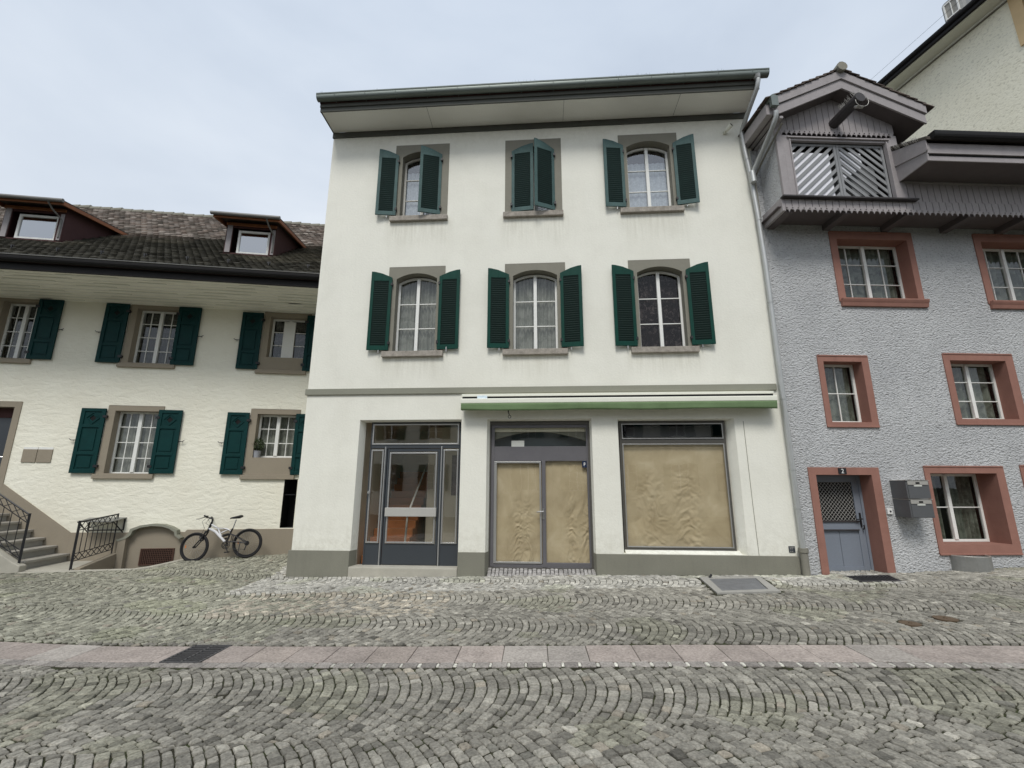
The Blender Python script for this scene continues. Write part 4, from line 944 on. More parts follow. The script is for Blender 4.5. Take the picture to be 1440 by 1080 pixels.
# gable roof over the bay
rfz = lambda u: 10.77-.485*abs(u-1.55)
gr_ = tag(frame('gable_roof', (0, 0, 0), 0), 'small tiled gable roof over the loft bay', None); gr_.parent = H2
b = MB()
for s_, ue in ((-1, -.10), (1, 3.36)):
    b.slab([(1.55, 1.00, 10.74), (ue, 1.00, rfz(ue)-.03), (ue, -4, rfz(ue)-.03), (1.55, -4, 10.74)][::s_], .06)
b.build('roof_boards', 'timber_shade', gr_)
b = MB()
for ue in (-.10, 3.36):
    lo1 = [(1.55, 10.75), (ue, rfz(ue)), (ue, rfz(ue)-.21), (1.55, 10.54)]; lo2 = [(1.55, 10.54), (ue+(.02 if ue < 1 else -.02), rfz(ue)-.215), (ue+(.02 if ue < 1 else -.02), rfz(ue)-.44), (1.55, 10.31)]
    b.prism(lo1, 1.03, 1.07); b.prism(lo2, 1.0, 1.035)
b.build('barge_boards', 'timber', gr_, bev=.004)
b = MB()
for ue in (-.08, 3.34): b.prism([(1.55, 10.33), (ue, rfz(ue)-.42), (ue, rfz(ue)-.39), (1.55, 10.36)], .0, 1.0)
b.build('soffit_boards', 'timber_shade', gr_)
b = MB(); rr = random.Random(8); cs = []
for s_, ue in ((-1, -.12), (1, 3.38)):
    L = abs(ue-1.55); n = int(L/.17)
    for i in range(n+1):
        u0_ = 1.55+s_*(L*i/(n+.5)); u1_ = u0_+s_*.24
        for j in range(0, 24):
            d0_ = 1.10-j*.17+rr.uniform(-.01, .01); lf_ = .02+rr.uniform(0, .012)
            b.slab([(u0_, d0_, rfz(u0_)+.01), (u1_, d0_, rfz(u1_)+lf_+.025), (u1_, d0_-.165, rfz(u1_)+lf_+.025), (u0_, d0_-.165, rfz(u0_)+.01)][::-s_], .022)
            k = rr.uniform(.6, 1.4); cs += [(.105*k, .085*k, .075*k)]*6
tl = b.build('roof_tiles', 'tile', gr_, fix=True); set_cols(tl, cs)
b = MB()
for j in range(14): d = 1.16-.36*j; b.tube([(1.55, d, 10.785), (1.55, d-.39, 10.775)], [.115, .10], 10)
b.build('ridge_tiles', 'stone', gr_)
# left eave box and its gutter pipe
b = MB(); b.box(-.22, .06, -4, 1.0, 9.58, 9.84); b.box(.06, .14, -.02, 1.0, 9.5, 9.56); b.build('eave_box', 'timber', gr_, bev=.006)
b = MB(); b.tube([(-.10, -4, 9.93), (-.10, 1.12, 9.93)], .07, 10); b.box(-.17, -.02, 1.06, 1.14, 9.70, 9.95)
b.build('gutter', 'zinc', gr_)
gp_ = [(-.05, 1.06, 9.62), (-.05, 1.04, 9.5), (-.07, .90, 9.34), (-.10, .45, 9.02), (-.14, .2, 8.82), (-.17, .17, 8.70)]
b = MB(); b.tube(gp_, .05, 12); b.tube([(-.18, .18, 8.78), (-.175, .19, 8.5)], .065, 12); b.build('downpipe', 'pipe', gr_, smooth=True)
b = MB(); b.tube([(.13, .95, 9.42), (.0, .3, 8.95), (-.06, .06, 8.7), (-.05, .06, 7.6)], .022, 8); b.build('thin_pipe', 'castiron', gr_)
# main eave at the right
ev = tag(frame('main_eave', (0, 0, 0), 0), None, None); ev.parent = H2
b = MB(); b.box(2.80, 7.95, BD-.03, 1.40, 8.225, 8.25); b.build('soffit', 'timber_shade', ev)
b = MB(); b.box(2.78, 7.95, 1.36, 1.39, 8.25, 8.33); b.box(2.76, 7.95, 1.39, 1.43, 8.36, 8.60); b.box(2.86, 7.9, BD, BD+.03, 8.19, 8.224); b.box(2.78, 7.95, 1.38, 1.405, 8.205, 8.25)
b.prism_d([(BD-.02, 8.21), (1.40, 8.21), (1.44, 8.60), (1.44, 8.66), (BD-.02, 8.98)], 2.755, 2.785); 
b.prism_d([(BD-.02, 8.60), (1.42, 8.40), (1.45, 8.42), (1.46, 8.66), (BD-.02, 8.99)], 2.73, 2.754); b.build('fascia_boards', 'timber', ev, bev=.004)
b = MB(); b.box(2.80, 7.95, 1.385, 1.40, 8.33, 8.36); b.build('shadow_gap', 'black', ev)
b = MB(); b.slab([(2.72, 1.5, 8.70), (7.95, 1.5, 8.70), (7.95, -5.2, 12.2), (2.72, -5.2, 12.2)], .07); mr = b.build('main_roof', 'tile', ev); set_cols(mr, [(.08, .07, .06)]*len(mr.data.polygons))
b = MB(); b.prism_d([(1.45, 8.72)]+[(1.53+.08*math.cos(t), 8.72+.11*math.sin(t)) for t in [math.pi+math.pi*i/8 for i in range(9)]]+[(1.61, 8.76), (1.45, 8.76)], 2.80, 7.95)
b.build('gutter', 'gutterdark', ev)
b = MB(); rr = random.Random(9)
for i in range(60): d = rr.uniform(.75, 1.35); b.tube([(2.74, d, 8.98-(d-.7)*.45), (2.70+rr.uniform(-.05, .05), d+rr.uniform(-.03, .03), 9.10-(d-.7)*.45)], .002, 4)
b.build('bird_spikes', 'silver', ev)

# ================================================================== TALL HOUSE
H3 = tag(frame('house', (*F3['o'], 0), F3['yaw']), 'tall cream house with dark gutter rising behind the grey house', 'house')
wall(H3, -5, 6, 0, 16.0, [(3.35, 4.75, 14.2, 16.0)], 'roughcast2', 8)
b = MB(); b.prism_d([(0, 15.9), (.04, 15.9), (.06, 15.96), (.40, 16.0), (.50, 15.98), (.52, 16.1), (0, 16.1)], -5, 6); b.build('cornice', 'awn_cream', H3)
b = MB(); b.box(-5, 6, 0, .045, 15.86, 15.895); b.build('cornice_line', 'stone', H3)
b = MB(); b.box(-5, 6, .5, .60, 16.0, 16.16); b.prism_d([(.54, 16.22)]+[(.62+.08*math.cos(t), 16.20+.10*math.sin(t)) for t in [math.pi+math.pi*i/8 for i in range(9)]]+[(.70, 16.22)], -5, 6); b.build('gutter', 'gutterdark', H3)
b = MB(); b.slab([(-5, .55, 16.2), (6, .55, 16.2), (6, -4, 18.4), (-5, -4, 18.4)], .08); b.build('roof', 'redwood', H3)
s = surround(H3, (3.30, 4.80, 14.18, 16.0-.12), (3.58, 4.52, 14.45, 15.6), 15.6, 'ochre', depth=.3, proud=.05)
w = casement(H3, 3.58, 4.52, 14.45, 15.6, 15.6, .2, 'white', rows=3); s.parent = w
b = MB(); b.tube([(-5, .74, 16.5), (6, .74, 16.5)], .004, 5)
b.build('roof_wire', 'iron', H3)
dm = frame('dormer', (0, 0, 0), 0); dm.parent = H3; dm['label'] = 'small round-topped dormer on the tall roof'
b = MB(); b.box(1.9, 2.5, -.5, .30, 16.3, 17.35); b.build('dormer_body', 'galv', dm, bev=.12); b = MB(); rect_frame(b, 2.0, 2.4, 16.6, 17.2, .04, .30, .33); b.box(2.19, 2.21, .3, .325, 16.6, 17.2); b.build('dormer_frame', 'white', dm)
b = MB(); b.box(2.02, 2.38, .295, .305, 16.62, 17.18); b.build('dormer_glass', 'curtain', dm)
# ================================================================== GROUND
def ground_mesh():
    st = .12; X0, X1, Y0, Y1 = -15, 15, -1.5, 15
    nx = int(round((X1-X0)/st)); ny = int(round((Y1-Y0)/st))
    xs = np.linspace(X0, X1, nx+1); ys = np.linspace(Y0, Y1, ny+1)
    gx, gy = np.meshgrid(xs, ys); z = gh(gx, gy)-.012
    V = np.stack([gx, gy, z], -1).reshape(-1, 3)
    F_ = []
    for j in range(ny):
        for i in range(nx):
            if in_well(xs[i]+st/2, ys[j]+st/2): continue
            a = j*(nx+1)+i; F_.append((a, a+1, a+nx+2, a+nx+1))
    vs = V.tolist(); o = len(vs)
    # skirts out to the horizon
    def edge(pts, far):
        b0 = len(vs)
        for p, q in zip(pts, far): vs.append(p); vs.append(q)
        for i in range(len(pts)-1): F_.append((b0+2*i, b0+2*i+1, b0+2*i+3, b0+2*i+2))
    row0 = [tuple(V[i]) for i in range(nx+1)]; row1 = [tuple(V[ny*(nx+1)+i]) for i in range(nx+1)]
    c0 = [tuple(V[j*(nx+1)]) for j in range(ny+1)]; c1 = [tuple(V[j*(nx+1)+nx]) for j in range(ny+1)]
    f = 60
    edge(row0, [(p[0]*f, -900, -.1) for p in row0]); edge(row1, [(p[0]*f, 900, -.1) for p in row1])
    edge(c0, [(-900, (p[1]-6.75)*109, -.1) for p in c0]); edge(c1, [(900, (p[1]-6.75)*109, -.1) for p in c1])
    me = bpy.data.meshes.new('street'); me.from_pydata(vs, [], F_); me.materials.append(M['joint'])
    me.polygons.foreach_set('use_smooth', [True]*len(me.polygons))
    ob = bpy.data.objects.new('street', me); COL.objects.link(ob)
    bm = bmesh.new(); bm.from_mesh(me); 
    for fc in bm.faces:
        if fc.normal.z < 0: fc.normal_flip()
    bm.to_mesh(me); bm.free()
    tag(ob, 'sandy mossy bed of the cobbled street', None, kind='structure'); return ob
ground_mesh()

# street frame: s along the drain channel, t across (towards the houses)
SY = R(-2.8); SC, SS = math.cos(SY), math.sin(SY); S0 = (0.0, 5.05)
def st2xy(s, t): return S0[0]+s*SC-t*SS, S0[1]+s*SS+t*SC     # arrays ok
def xy2st(x, y): X = x-S0[0]; Y = y-S0[1]; return X*SC+Y*SS, -X*SS+Y*SC
T_SET, T_SLAB, T_END = 0.0, .13, .62   # sett row, slab row
HOLES = []   # (polygon test functions)
def house_limit(x, y):
    """True where paving must not go"""
    u0, d0 = toF(F0, x, y)
    if -.05 < u0 < 10.45 and d0 < .045:
        if 1.27 < u0 < 3.54: return d0 < .06
        if 4.12 < u0 < 6.33 and d0 > -.22: return False
        return True
    u1, d1 = toF(F1, x, y)
    if d1 < .02 and x < -4.4: return True
    u2, d2 = toF(F2, x, y)
    if u2 > -.2 and d2 < .03:
        return not (.44 < u2 < 1.60 and d2 > -.32)
    if -4.9 < u1 < -3.6 and -1 < d1 < 1.3 and u1 < -3.6: return True
    if u1 < -4.5 and d1 < 1.32: return True
    return in_well(x, y)
HATCH = [(3.38, 8.00), (4.36, 8.06), (4.66, 9.20), (3.60, 9.20)]
def in_quad(P, x, y, m=0):
    for i in range(4):
        ax, ay = P[i]; bx_, by = P[(i+1) % 4]; L = math.hypot(bx_-ax, by-ay)
        if ((bx_-ax)*(y-ay)-(by-ay)*(x-ax))/L < -m: return False
    return True
a_, b_ = W(F2, .52, .70), W(F2, 1.22, .72)
MAT = [a_[:2], b_[:2], W(F2, 1.42, .22)[:2], W(F2, .56, .22)[:2]]
DRAIN = [(-3.55, 5.16), (-3.17, 5.15), (-3.20, 5.70), (-3.56, 5.71)]
DRAIN = [st2xy(-3.72, .12), st2xy(-3.30, .12), st2xy(-3.30, .64), st2xy(-3.72, .64)]
CAPS = [(5.00, 6.24, .115), (5.62, 6.43, .13)]

def stone_block(quads, cols, name, label, gap, bev_, mat, drop=.03, dome=.003, kind='structure', jh=.004, zf=None):
    """quads: (N,4,2) xy corners ccw; builds bevelled irregular stones"""
    Q = np.asarray(quads, float); N = len(Q)
    C = Q.mean(1, keepdims=True)
    e = Q-C; L = np.linalg.norm(e, axis=2, keepdims=True)
    gv = RNG.uniform(.5, 1.9, (N, 1, 1)) if N > 3000 else 1.0
    Q0 = C+e*(1-gap[0]*gv*1.4142/L)                        # outer ring
    Q1 = C+e*(1-(gap[0]*gv+bev_)*1.4142/L)                 # top ring
    h = RNG.normal(0, jh, (N, 1)); tilt = RNG.normal(0, .022, (N, 2))*np.minimum(1, .06/L.max(axis=1))**2
    def zz(P, add):
        return (zf or gh)(P[..., 0], P[..., 1])+h+((P-C)*tilt[:, None, :]).sum(-1)+add
    # chamfer the corners: 8 points from 4
    def oct_(P, k):
        nxt = np.roll(P, -1, axis=1); 
        EL = np.linalg.norm(nxt-P, axis=2, keepdims=True)
        k1 = np.minimum(.4, .007*RNG.uniform(.3, 2.0, (N, 4, 1))/EL); k2 = np.minimum(.4, .007*RNG.uniform(.3, 2.0, (N, 4, 1))/EL)
        A = P+(nxt-P)*k1; B = nxt+(P-nxt)*k2
        return np.stack([A, B], 2).reshape(N, 8, 2)
    st_ = RNG.bit_generator.state
    O = oct_(Q0, .13); RNG.bit_generator.state = st_; T = oct_(Q1, .13)
    zt = zz(T, 0)+dome+RNG.normal(0, .0012, (N, 8)); zo = zz(O, -.008 if N > 3000 else -.005)
    mid = T*.5+C*.5; zm = zz(mid, 0)+dome*2
    parts = [np.dstack([mid, zm]), np.dstack([T, zt]), np.dstack([O, zo]), np.dstack([O, zo-drop])]
    V = np.concatenate(parts, 1).reshape(-1, 3)
    base = (np.arange(N)*32)[:, None]
    top = base+np.arange(8)[None]
    rings = []
    for r in range(3):
        for k in range(8): rings.append(np.concatenate([base+r*8+k, base+(r+1)*8+k, base+(r+1)*8+(k+1) % 8, base+r*8+(k+1) % 8], 1))
    rings = np.stack(rings, 1).reshape(-1, 4)
    # orientation check: ccw corners -> top face up
    me = bpy.data.meshes.new(name)
    nv = len(V); nq = len(rings); nl = N*8+nq*4
    me.vertices.add(nv); me.vertices.foreach_set('co', V.ravel())
    me.loops.add(nl); me.loops.foreach_set('vertex_index', np.concatenate([top.ravel(), rings.ravel()]).astype(np.int32))
    me.polygons.add(N+nq)
    ls = np.concatenate([np.arange(N)*8, N*8+np.arange(nq)*4]).astype(np.int32)
    me.polygons.foreach_set('loop_start', ls)
    me.polygons.foreach_set('use_smooth', np.zeros(N+nq, dtype=bool))
    me.update(calc_edges=True); me.validate()
    me.materials.append(M[mat]); ob = bpy.data.objects.new(name, me); COL.objects.link(ob)
    a = me.color_attributes.new('col', 'FLOAT_COLOR', 'POINT'); c = np.ones((nv, 4), np.float32); c[:, :3] = np.repeat(np.asarray(cols, np.float32), 32, axis=0)
    a.data.foreach_set('color', c.ravel())
    tag(ob, label, None, kind=kind); return ob

WB, SW_ = 1.45, .098      # band width, course width
quads = []
def arc_off(tau): return .20*WB*4*tau*(1-tau)
def mapB(s, t):
    X, Y = st2xy(s, t); px, py, a = 2.7, 4.8, R(7); dx, dy = X-px, Y-py
    return px+dx*math.cos(a)-dy*math.sin(a), py+dx*math.sin(a)+dy*math.cos(a)
def band(k, mp=None, low=False):
    mp = mp or st2xy
    tb = -.85+WB*k
    smax = 15.5; i = 0; SP_ = [-16.0]
    while SP_[-1] < 16: SP_.append(SP_[-1]+random.uniform(.078, .112))
    while i < len(SP_)-2 and SP_[i] < smax:
        off = random.uniform(0, 1)
        cuts = [0.0]; tau = random.uniform(.02, .06)
        while tau < .985:
            cuts.append(tau); sl = math.hypot(1, .8*(1-2*tau))
            tau += random.uniform(.078, .108)/(WB*sl)
        if 1-cuts[-1] < .03: cuts.pop()
        cuts.append(1.0)
        wob = random.uniform(-.006, .006)
        for a, c in zip(cuts[:-1], cuts[1:]):
            ja = random.uniform(-.006, .006)/WB; jc = random.uniform(-.006, .006)/WB
            pts = []
            for s_i, tt in ((i, a), (i+1, a), (i+1, c), (i, c)):
                m_ = .8*(1-2*tt)
                if s_i == i+1 and 0 < tt < 1: tt = min(.995, max(.005, tt-m_*(SW_/WB)/(1+m_*m_)))
                t2 = tt
                n_ = noise.noise(Vector((SP_[s_i]*.55, (tb+tt*WB)*.8, .5)))*.075
                pts.append((SP_[s_i]+arc_off(tt)+n_+random.uniform(-.004, .004), tb+t2*WB+random.uniform(-.005, .005)+n_*.3))
            sm = sum(p[0] for p in pts)/4; tm = sum(p[1] for p in pts)/4
            x, y = mp(sm, tm); q2 = [xy2st(*mp(*p)) for p in pts]; tq = sum(p[1] for p in q2)/4
            if low != (tq < .3): continue
            if T_SET-.03 < tq < T_END+.03: continue
            if y < 1.2 or abs(x) > 1.33*y+2.2 or y > 13: continue
            if house_limit(x, y) or in_quad(HATCH, x, y, .10) or in_quad(MAT, x, y, .045) or (math.hypot(x-CAPS[0][0], y-CAPS[0][1]) < .13) or (math.hypot(x-CAPS[1][0], y-CAPS[1][1]) < .14): continue
            if tq < T_SET: q2 = [(p[0], min(p[1], T_SET-.004)) for p in q2]
            else: q2 = [(p[0], max(p[1], T_END+.004)) for p in q2]
            quads.append([st2xy(*p) for p in q2])
        i += 1
for k in range(0, 6): band(k)
for k in range(-4, 3): band(k, mapB, True)
cols = []
for q in quads:
    x = sum(p[0] for p in q)/4; y = sum(p[1] for p in q)/4
    r = random.random(); n_ = noise.noise(Vector((x*.45, y*.6, 2))); n2 = noise.noise(Vector((x*.9, y*1.1, 7)))
    v = random.gauss(1, .165)*(1+.22*n_)
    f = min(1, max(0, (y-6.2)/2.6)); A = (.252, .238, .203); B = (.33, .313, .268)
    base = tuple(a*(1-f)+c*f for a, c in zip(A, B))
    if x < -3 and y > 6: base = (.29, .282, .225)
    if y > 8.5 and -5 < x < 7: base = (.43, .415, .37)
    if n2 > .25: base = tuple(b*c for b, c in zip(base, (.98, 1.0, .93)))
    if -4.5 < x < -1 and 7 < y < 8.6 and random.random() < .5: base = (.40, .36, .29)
    if r < .07: v *= 1.32
    elif r < .065: base = (.62, .605, .55); v = random.uniform(.85, 1.1)
    elif r < .09: base = (.245, .235, .20)
    elif r < .11: base = (.29, .26, .21)
    elif r < .19: v *= .75
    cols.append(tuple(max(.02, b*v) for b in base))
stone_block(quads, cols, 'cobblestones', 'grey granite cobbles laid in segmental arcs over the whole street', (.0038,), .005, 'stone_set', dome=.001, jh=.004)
# kerb-like header course in front of the middle door and along the plinths
quads = []; cols = []
def zdoor(x, y):
    a = R(F0['yaw']); d = (x-F0['o'][0])*math.sin(a)-(y-F0['o'][1])*math.cos(a)
    t = np.clip((.045-d)/.22, 0, 1); return gh(x, y)*(1-t)+.01*t
def F0xy(u, d): p = W(F0, u, d); return p[:2]
for (ua, ub, da, db, w_) in ((4.14, 6.31, -.17, .045, .085), ):
    u = ua
    while u < ub-.04:
        e = u+w_*random.uniform(.85, 1.15)
        for d0_, d1_ in ((.045, -.04), (-.04, -.115), (-.115, -.19)):
            quads.append([F0xy(u, d0_), F0xy(e, d0_), F0xy(e, d1_), F0xy(u, d1_)]); k = random.uniform(.8, 1.25); cols.append((.33*k, .315*k, .30*k))
        u = e
stone_block(quads, cols, 'doorway_setts', 'pale setts filling the recessed doorway step', (.006,), .008, 'stone_set', kind='structure', zf=zdoor)
# channel: slabs + row of small setts
quads = []; cols = []
s = -14.0
while s < 14:
    e = s+random.uniform(.42, .52)
    if s < -3.70 < e: e = -3.73
    if -3.74 < s < -3.72: s = -3.285; e = -2.85
    quads.append([st2xy(s, T_SLAB), st2xy(e, T_SLAB), st2xy(e, T_END), st2xy(s, T_END)])
    k = random.uniform(.88, 1.1); w_ = random.random()
    cols.append(tuple(k*c for c in ((.355, .305, .272) if w_ < .6 else (.35, .318, .285) if w_ < .85 else (.33, .282, .248)))); s = e
# subdivide slabs into strips so they follow the slope
def split(qs, cs, n):
    o, c = [], []
    for q, col in zip(qs, cs):
        o.append(q); c.append(col)
    return o, c
stone_block(quads, cols, 'channel_slabs', 'line of pink granite slabs crossing the street', (.003,), .005, 'strip', dome=0.0, jh=.0012)
quads = []; cols = []; s = -14.0; i = 0
while s < 14:
    e = s+random.uniform(.13, .16)
    if True:
        quads.append([st2xy(s, T_SET), st2xy(e, T_SET), st2xy(e, T_SLAB), st2xy(s, T_SLAB)]); k = random.uniform(.75, 1.15); cols.append((.30*k, .275*k, .25*k))
    if -2.2 < s < 7:
        g = .014+.008*random.random(); quads.append([st2xy(e, T_SET+.02), st2xy(e+g*1.8, T_SET+.02), st2xy(e+g*1.8, T_SLAB-.02), st2xy(e, T_SLAB-.02)]); k = random.uniform(.7, 1.1); fade = 1 if -1.6 < s < 4.2 else .7; cols.append((.68*k*fade, .66*k*fade, .58*k*fade)); e += g*1.8
    s = e
stone_block(quads, cols, 'sett_row', 'narrow row of small setts with pale mortar ticks beside the pink slabs', (.002,), .004, 'stone_set', dome=0, jh=.0015)

def gbox(mb, P, t, h0, h1):
    """ring/plate helper in world coords"""
    pass
def world(mb, pts, n=None): pass
class WB_(MB): pass
def plate(P, z_off, th, mat, name, parent=None, label=None, bev=0, origin=None):
    b = MB(); vs = []
    ox, oy, oz = origin or (0, 0, 0)
    for dz in (0, -th):
        for x, y in P: vs.append((x-ox, y-oy, float(gh(x, y))+z_off+dz-oz))
    n = len(P); b.add(vs, [tuple(range(n)), tuple(range(2*n-1, n-1, -1))]+[(i, i+n, (i+1) % n+n, (i+1) % n) for i in range(n)])
    return b.build(name, mat, parent, label, bev=bev)
def inset(P, m):
    c = (sum(p[0] for p in P)/len(P), sum(p[1] for p in P)/len(P)); o = []
    for p in P:
        L = math.hypot(p[0]-c[0], p[1]-c[1]); k = 1-m*1.35/L; o.append((c[0]+(p[0]-c[0])*k, c[1]+(p[1]-c[1])*k))
    return o
# drain grate
g0 = (-3.49, 5.6, float(gh(-3.49, 5.6)))
DR = frame('drain_grate', g0, 0); tag(DR, 'black slotted iron drain grate set in the pink slab line', 'drain grate')
plate(DRAIN, -.011, .02, 'black', 'pit', DR, origin=g0)
def lerp2(A, B, t): return (A[0]+(B[0]-A[0])*t, A[1]+(B[1]-A[1])*t)
b = MB()
def strip(mb, A, B, w, z0=-.03, z1=.006):
    dx, dy = B[0]-A[0], B[1]-A[1]; L = math.hypot(dx, dy); nx, ny = -dy/L*w/2, dx/L*w/2
    P = [(A[0]+nx, A[1]+ny), (A[0]-nx, A[1]-ny), (B[0]-nx, B[1]-ny), (B[0]+nx, B[1]+ny)]; vs = []
    for z in (z1, z0):
        for x, y in P: vs.append((x-g0[0], y-g0[1], float(gh(x, y))+z-g0[2]))
    mb.add(vs, [(0, 1, 2, 3), (7, 6, 5, 4)]+[(i, i+4, (i+1) % 4+4, (i+1) % 4) for i in range(4)])
A, B, C_, D_ = DRAIN
for p, q in ((A, B), (B, C_), (C_, D_), (D_, A)): strip(b, p, q, .028)
strip(b, lerp2(A, B, .5), lerp2(D_, C_, .5), .02, z0=-.008)
for i in range(1, 9): strip(b, lerp2(A, D_, i/9), lerp2(B, C_, i/9), .016, z0=-.006)
b.build('grate_bars', 'drainiron', DR)
# cellar hatch
hc = (sum(p[0] for p in HATCH)/4, sum(p[1] for p in HATCH)/4); ho = (*hc, float(gh(*hc)))
HT = frame('cellar_hatch', ho, 0); tag(HT, 'chequer-plate cellar hatch in a pale concrete frame at the foot of the white house', 'hatch')
out = inset(HATCH, -.05); inn = inset(HATCH, .10)
b = MB(); vs = []
for P, z in ((out, .016), (inn, .016), (inn, -.05), (out, -.05)):
    for x, y in P: vs.append((x-ho[0], y-ho[1], float(gh(x, y))+z-ho[2]))
b.add(vs, [(i, (i+1) % 4, (i+1) % 4+4, i+4) for i in range(4)]+[(i+4, (i+1) % 4+4, (i+1) % 4+8, i+8) for i in range(4)]+[(i, i+12, (i+1) % 4+12, (i+1) % 4) for i in range(4)])
b.build('concrete_frame', 'concrete', HT)
plate(inset(HATCH, .11), .008, .02, 'hatchiron', 'plate', HT, origin=ho)
b = MB(); x_, y_ = 3.72, 9.17; z_ = float(gh(x_, y_)); b.add([], []); b.tube([(x_-ho[0], -(y_-ho[1]), .01), (x_-ho[0]+.05, -(y_-ho[1]), .07)], .02, 6); b.build('hinge_block', 'iron', HT)
# door grating
mc = (sum(p[0] for p in MAT)/4, sum(p[1] for p in MAT)/4); mo = (*mc, float(gh(*mc))); g0 = mo
MT = frame('scraper_grate', mo, 0); tag(MT, 'dark slatted foot-scraper grate in front of the blue-grey door', 'grate')
plate(MAT, -.011, .02, 'black', 'pit', MT, origin=mo)
b = MB(); A, B, C_, D_ = MAT
for p, q in ((A, B), (B, C_), (C_, D_), (D_, A)): strip(b, p, q, .03)
for i in range(1, 12): strip(b, lerp2(A, B, i/12), lerp2(D_, C_, i/12), .016, z0=-.006, z1=.004)
b.build('grate_bars', 'drainiron', MT)
for i, (x, y, r) in enumerate(CAPS):
    z = float(gh(x, y)); b = MB(); n = 20
    b.add([(r*math.cos(2*math.pi*k/n), r*math.sin(2*math.pi*k/n), .004) for k in range(n)]+[(r*math.cos(2*math.pi*k/n), r*math.sin(2*math.pi*k/n), -.04) for k in range(n)], [tuple(range(n))]+[(k, k+n, (k+1) % n+n, (k+1) % n) for k in range(n)])
    b.tube([(0, 0, .0), (0, 0, .012)], .02, 8)
    o = b.build('valve_cap', 'rust'); o.location = (x, y, z); tag(o, 'left round rusty valve cap in the cobbles' if i == 0 else 'right round rusty valve cap in the cobbles', 'valve cap', 'valve caps in the cobbles')

# kerb round the light well and well itself (in left-house frame coordinates)
KB = frame('well_kerb', (*F1['o'], 0), F1['yaw']); KB['kind'] = 'structure'; KB['label'] = 'pale kerb edging the cellar well'
def gF1(u, d): x, y, _ = W(F1, u, d); return float(gh(x, y))
b = MB()
path = [(-4.6, 1.36), (-4.1, 1.33), (-3.6, 1.27), (-3.05, 1.2), (-2.62, 1.16), (-2.42, .90), (-2.30, .60), (-2.24, .30), (-2.2, .02)]
for (u0, d0), (u1, d1) in zip(path[:-1], path[1:]):
    L = math.hypot(u1-u0, d1-d0); nx, ny = (d1-d0)/L*.07, -(u1-u0)/L*.07
    P = [(u0+nx, d0+ny), (u1+nx, d1+ny), (u1-nx, d1-ny), (u0-nx, d0-ny)]
    zs = [gF1(u0, d0), gF1(u1, d1), gF1(u1, d1), gF1(u0, d0)]
    lift = .012
    vs = [(p[0], -p[1], z+lift) for p, z in zip(P, zs)]+[(p[0], -p[1], -1.0) for p in P]
    b.add(vs, [(0, 1, 2, 3), (7, 6, 5, 4)]+[(i, i+4, (i+1) % 4+4, (i+1) % 4) for i in range(4)])
b.build('kerb', 'kerb', KB, bev=.01)
b = MB(); b.box(-3.75, -2.1, 0, 1.3, -1.0, -.95); b.build('well_floor', 'concrete', KB)

# stone steps at the left with side stringer
SP = tag(frame('stone_steps', (*F1['o'], 0), F1['yaw']), 'worn stone steps climbing left along the plaster wall', 'steps')
for i in range(9):
    z1 = .10+.182*i; u1 = -4.66-.285*i
    b = MB(); b.box(-9.2, u1, .018, 1.22, z1-.06, z1); b.build('step', 'step', SP, bev=.012)
b = MB()
for i in range(9): z1 = .10+.182*i; u1 = -4.66-.285*i; b.box(-9.0, u1-.05, .018, 1.20, z1-.26, z1-.06)
b.build('risers', 'concrete', SP)
b = MB(); b.prism([(-4.60, -.4), (-4.60, .03), (-4.74, .10), (-7.25, 1.75), (-9.5, 1.75), (-9.5, -.4)], 1.22, 1.40); b.build('stringer', 'kerb', SP, bev=.015)
b = MB(); b.box(-4.9, -3.73, .018, 1.27, -.6, -.075); b.build('landing', 'kerb', SP, bev=.01)

# railings
def railing(name, label, p0, p1, h, n, low=.16, group='black wrought iron railings'):
    """p=(u,d,z) foot points in the F1 frame; tops at +h"""
    RL = tag(frame(name, (*F1['o'], 0), F1['yaw']), label, 'railing', group)
    def L(t, k): return tuple(p0[i]+(p1[i]-p0[i])*t for i in range(2))+(p0[2]+(p1[2]-p0[2])*t+k,)
    b = MB(); b.tube([L(0, -.1), L(0, h+.03)], .028, 4, sq=True); b.build('end_post', 'iron', RL)
    b = MB(); b.tube([L(1, -.02), L(1, h+.02)], .016, 4, sq=True); b.build('far_post', 'iron', RL)
    b = MB(); b.tube([L(0, h), L(1, h)], .017, 6); b.build('top_rail', 'iron', RL)
    b = MB()
    for k in (h-.17, low+.15, low): b.tube([L(0, k), L(1, k)], .009, 5)
    b.build('cross_rails', 'iron', RL)
    b = MB()
    for i in range(1, n): b.tube([L(i/n, low+.15), L(i/n, h-.17)], .008, 5)
    b.build('balusters', 'iron', RL)
    m = n-1
    for z0, z1 in ((h-.17, h), (low, low+.15)):
        b = MB()
        for i in range(m): b.tube([L(i/m, z0), L((i+1)/m, z1)], .008, 5); b.tube([L(i/m, z1), L((i+1)/m, z0)], .008, 5)
        b.build('crossed_scrollwork', 'iron', RL)
    return RL
railing('railing', 'black iron railing rising with the stone steps at the left edge', (-4.70, 1.30, .06), (-8.4, 1.30, 2.50), .98, 22, low=.10)
r2_ = railing('railing', 'short black iron railing with crossed bars beside the cellar well', (-3.76, 1.25, -.12), (-3.74, .10, -.02), 1.0, 8, low=.20)
LW = tag(frame('low_wall', (*F1['o'], 0), F1['yaw']), 'low sloping plastered curb under the short railing', 'low wall')
b = MB(); b.prism_d([(1.22, -.6), (1.22, -.06), (.10, .10), (.02, .10), (.02, -.6)], -3.72, -3.60); b.build('curb', 'stoneL', LW, bev=.01)

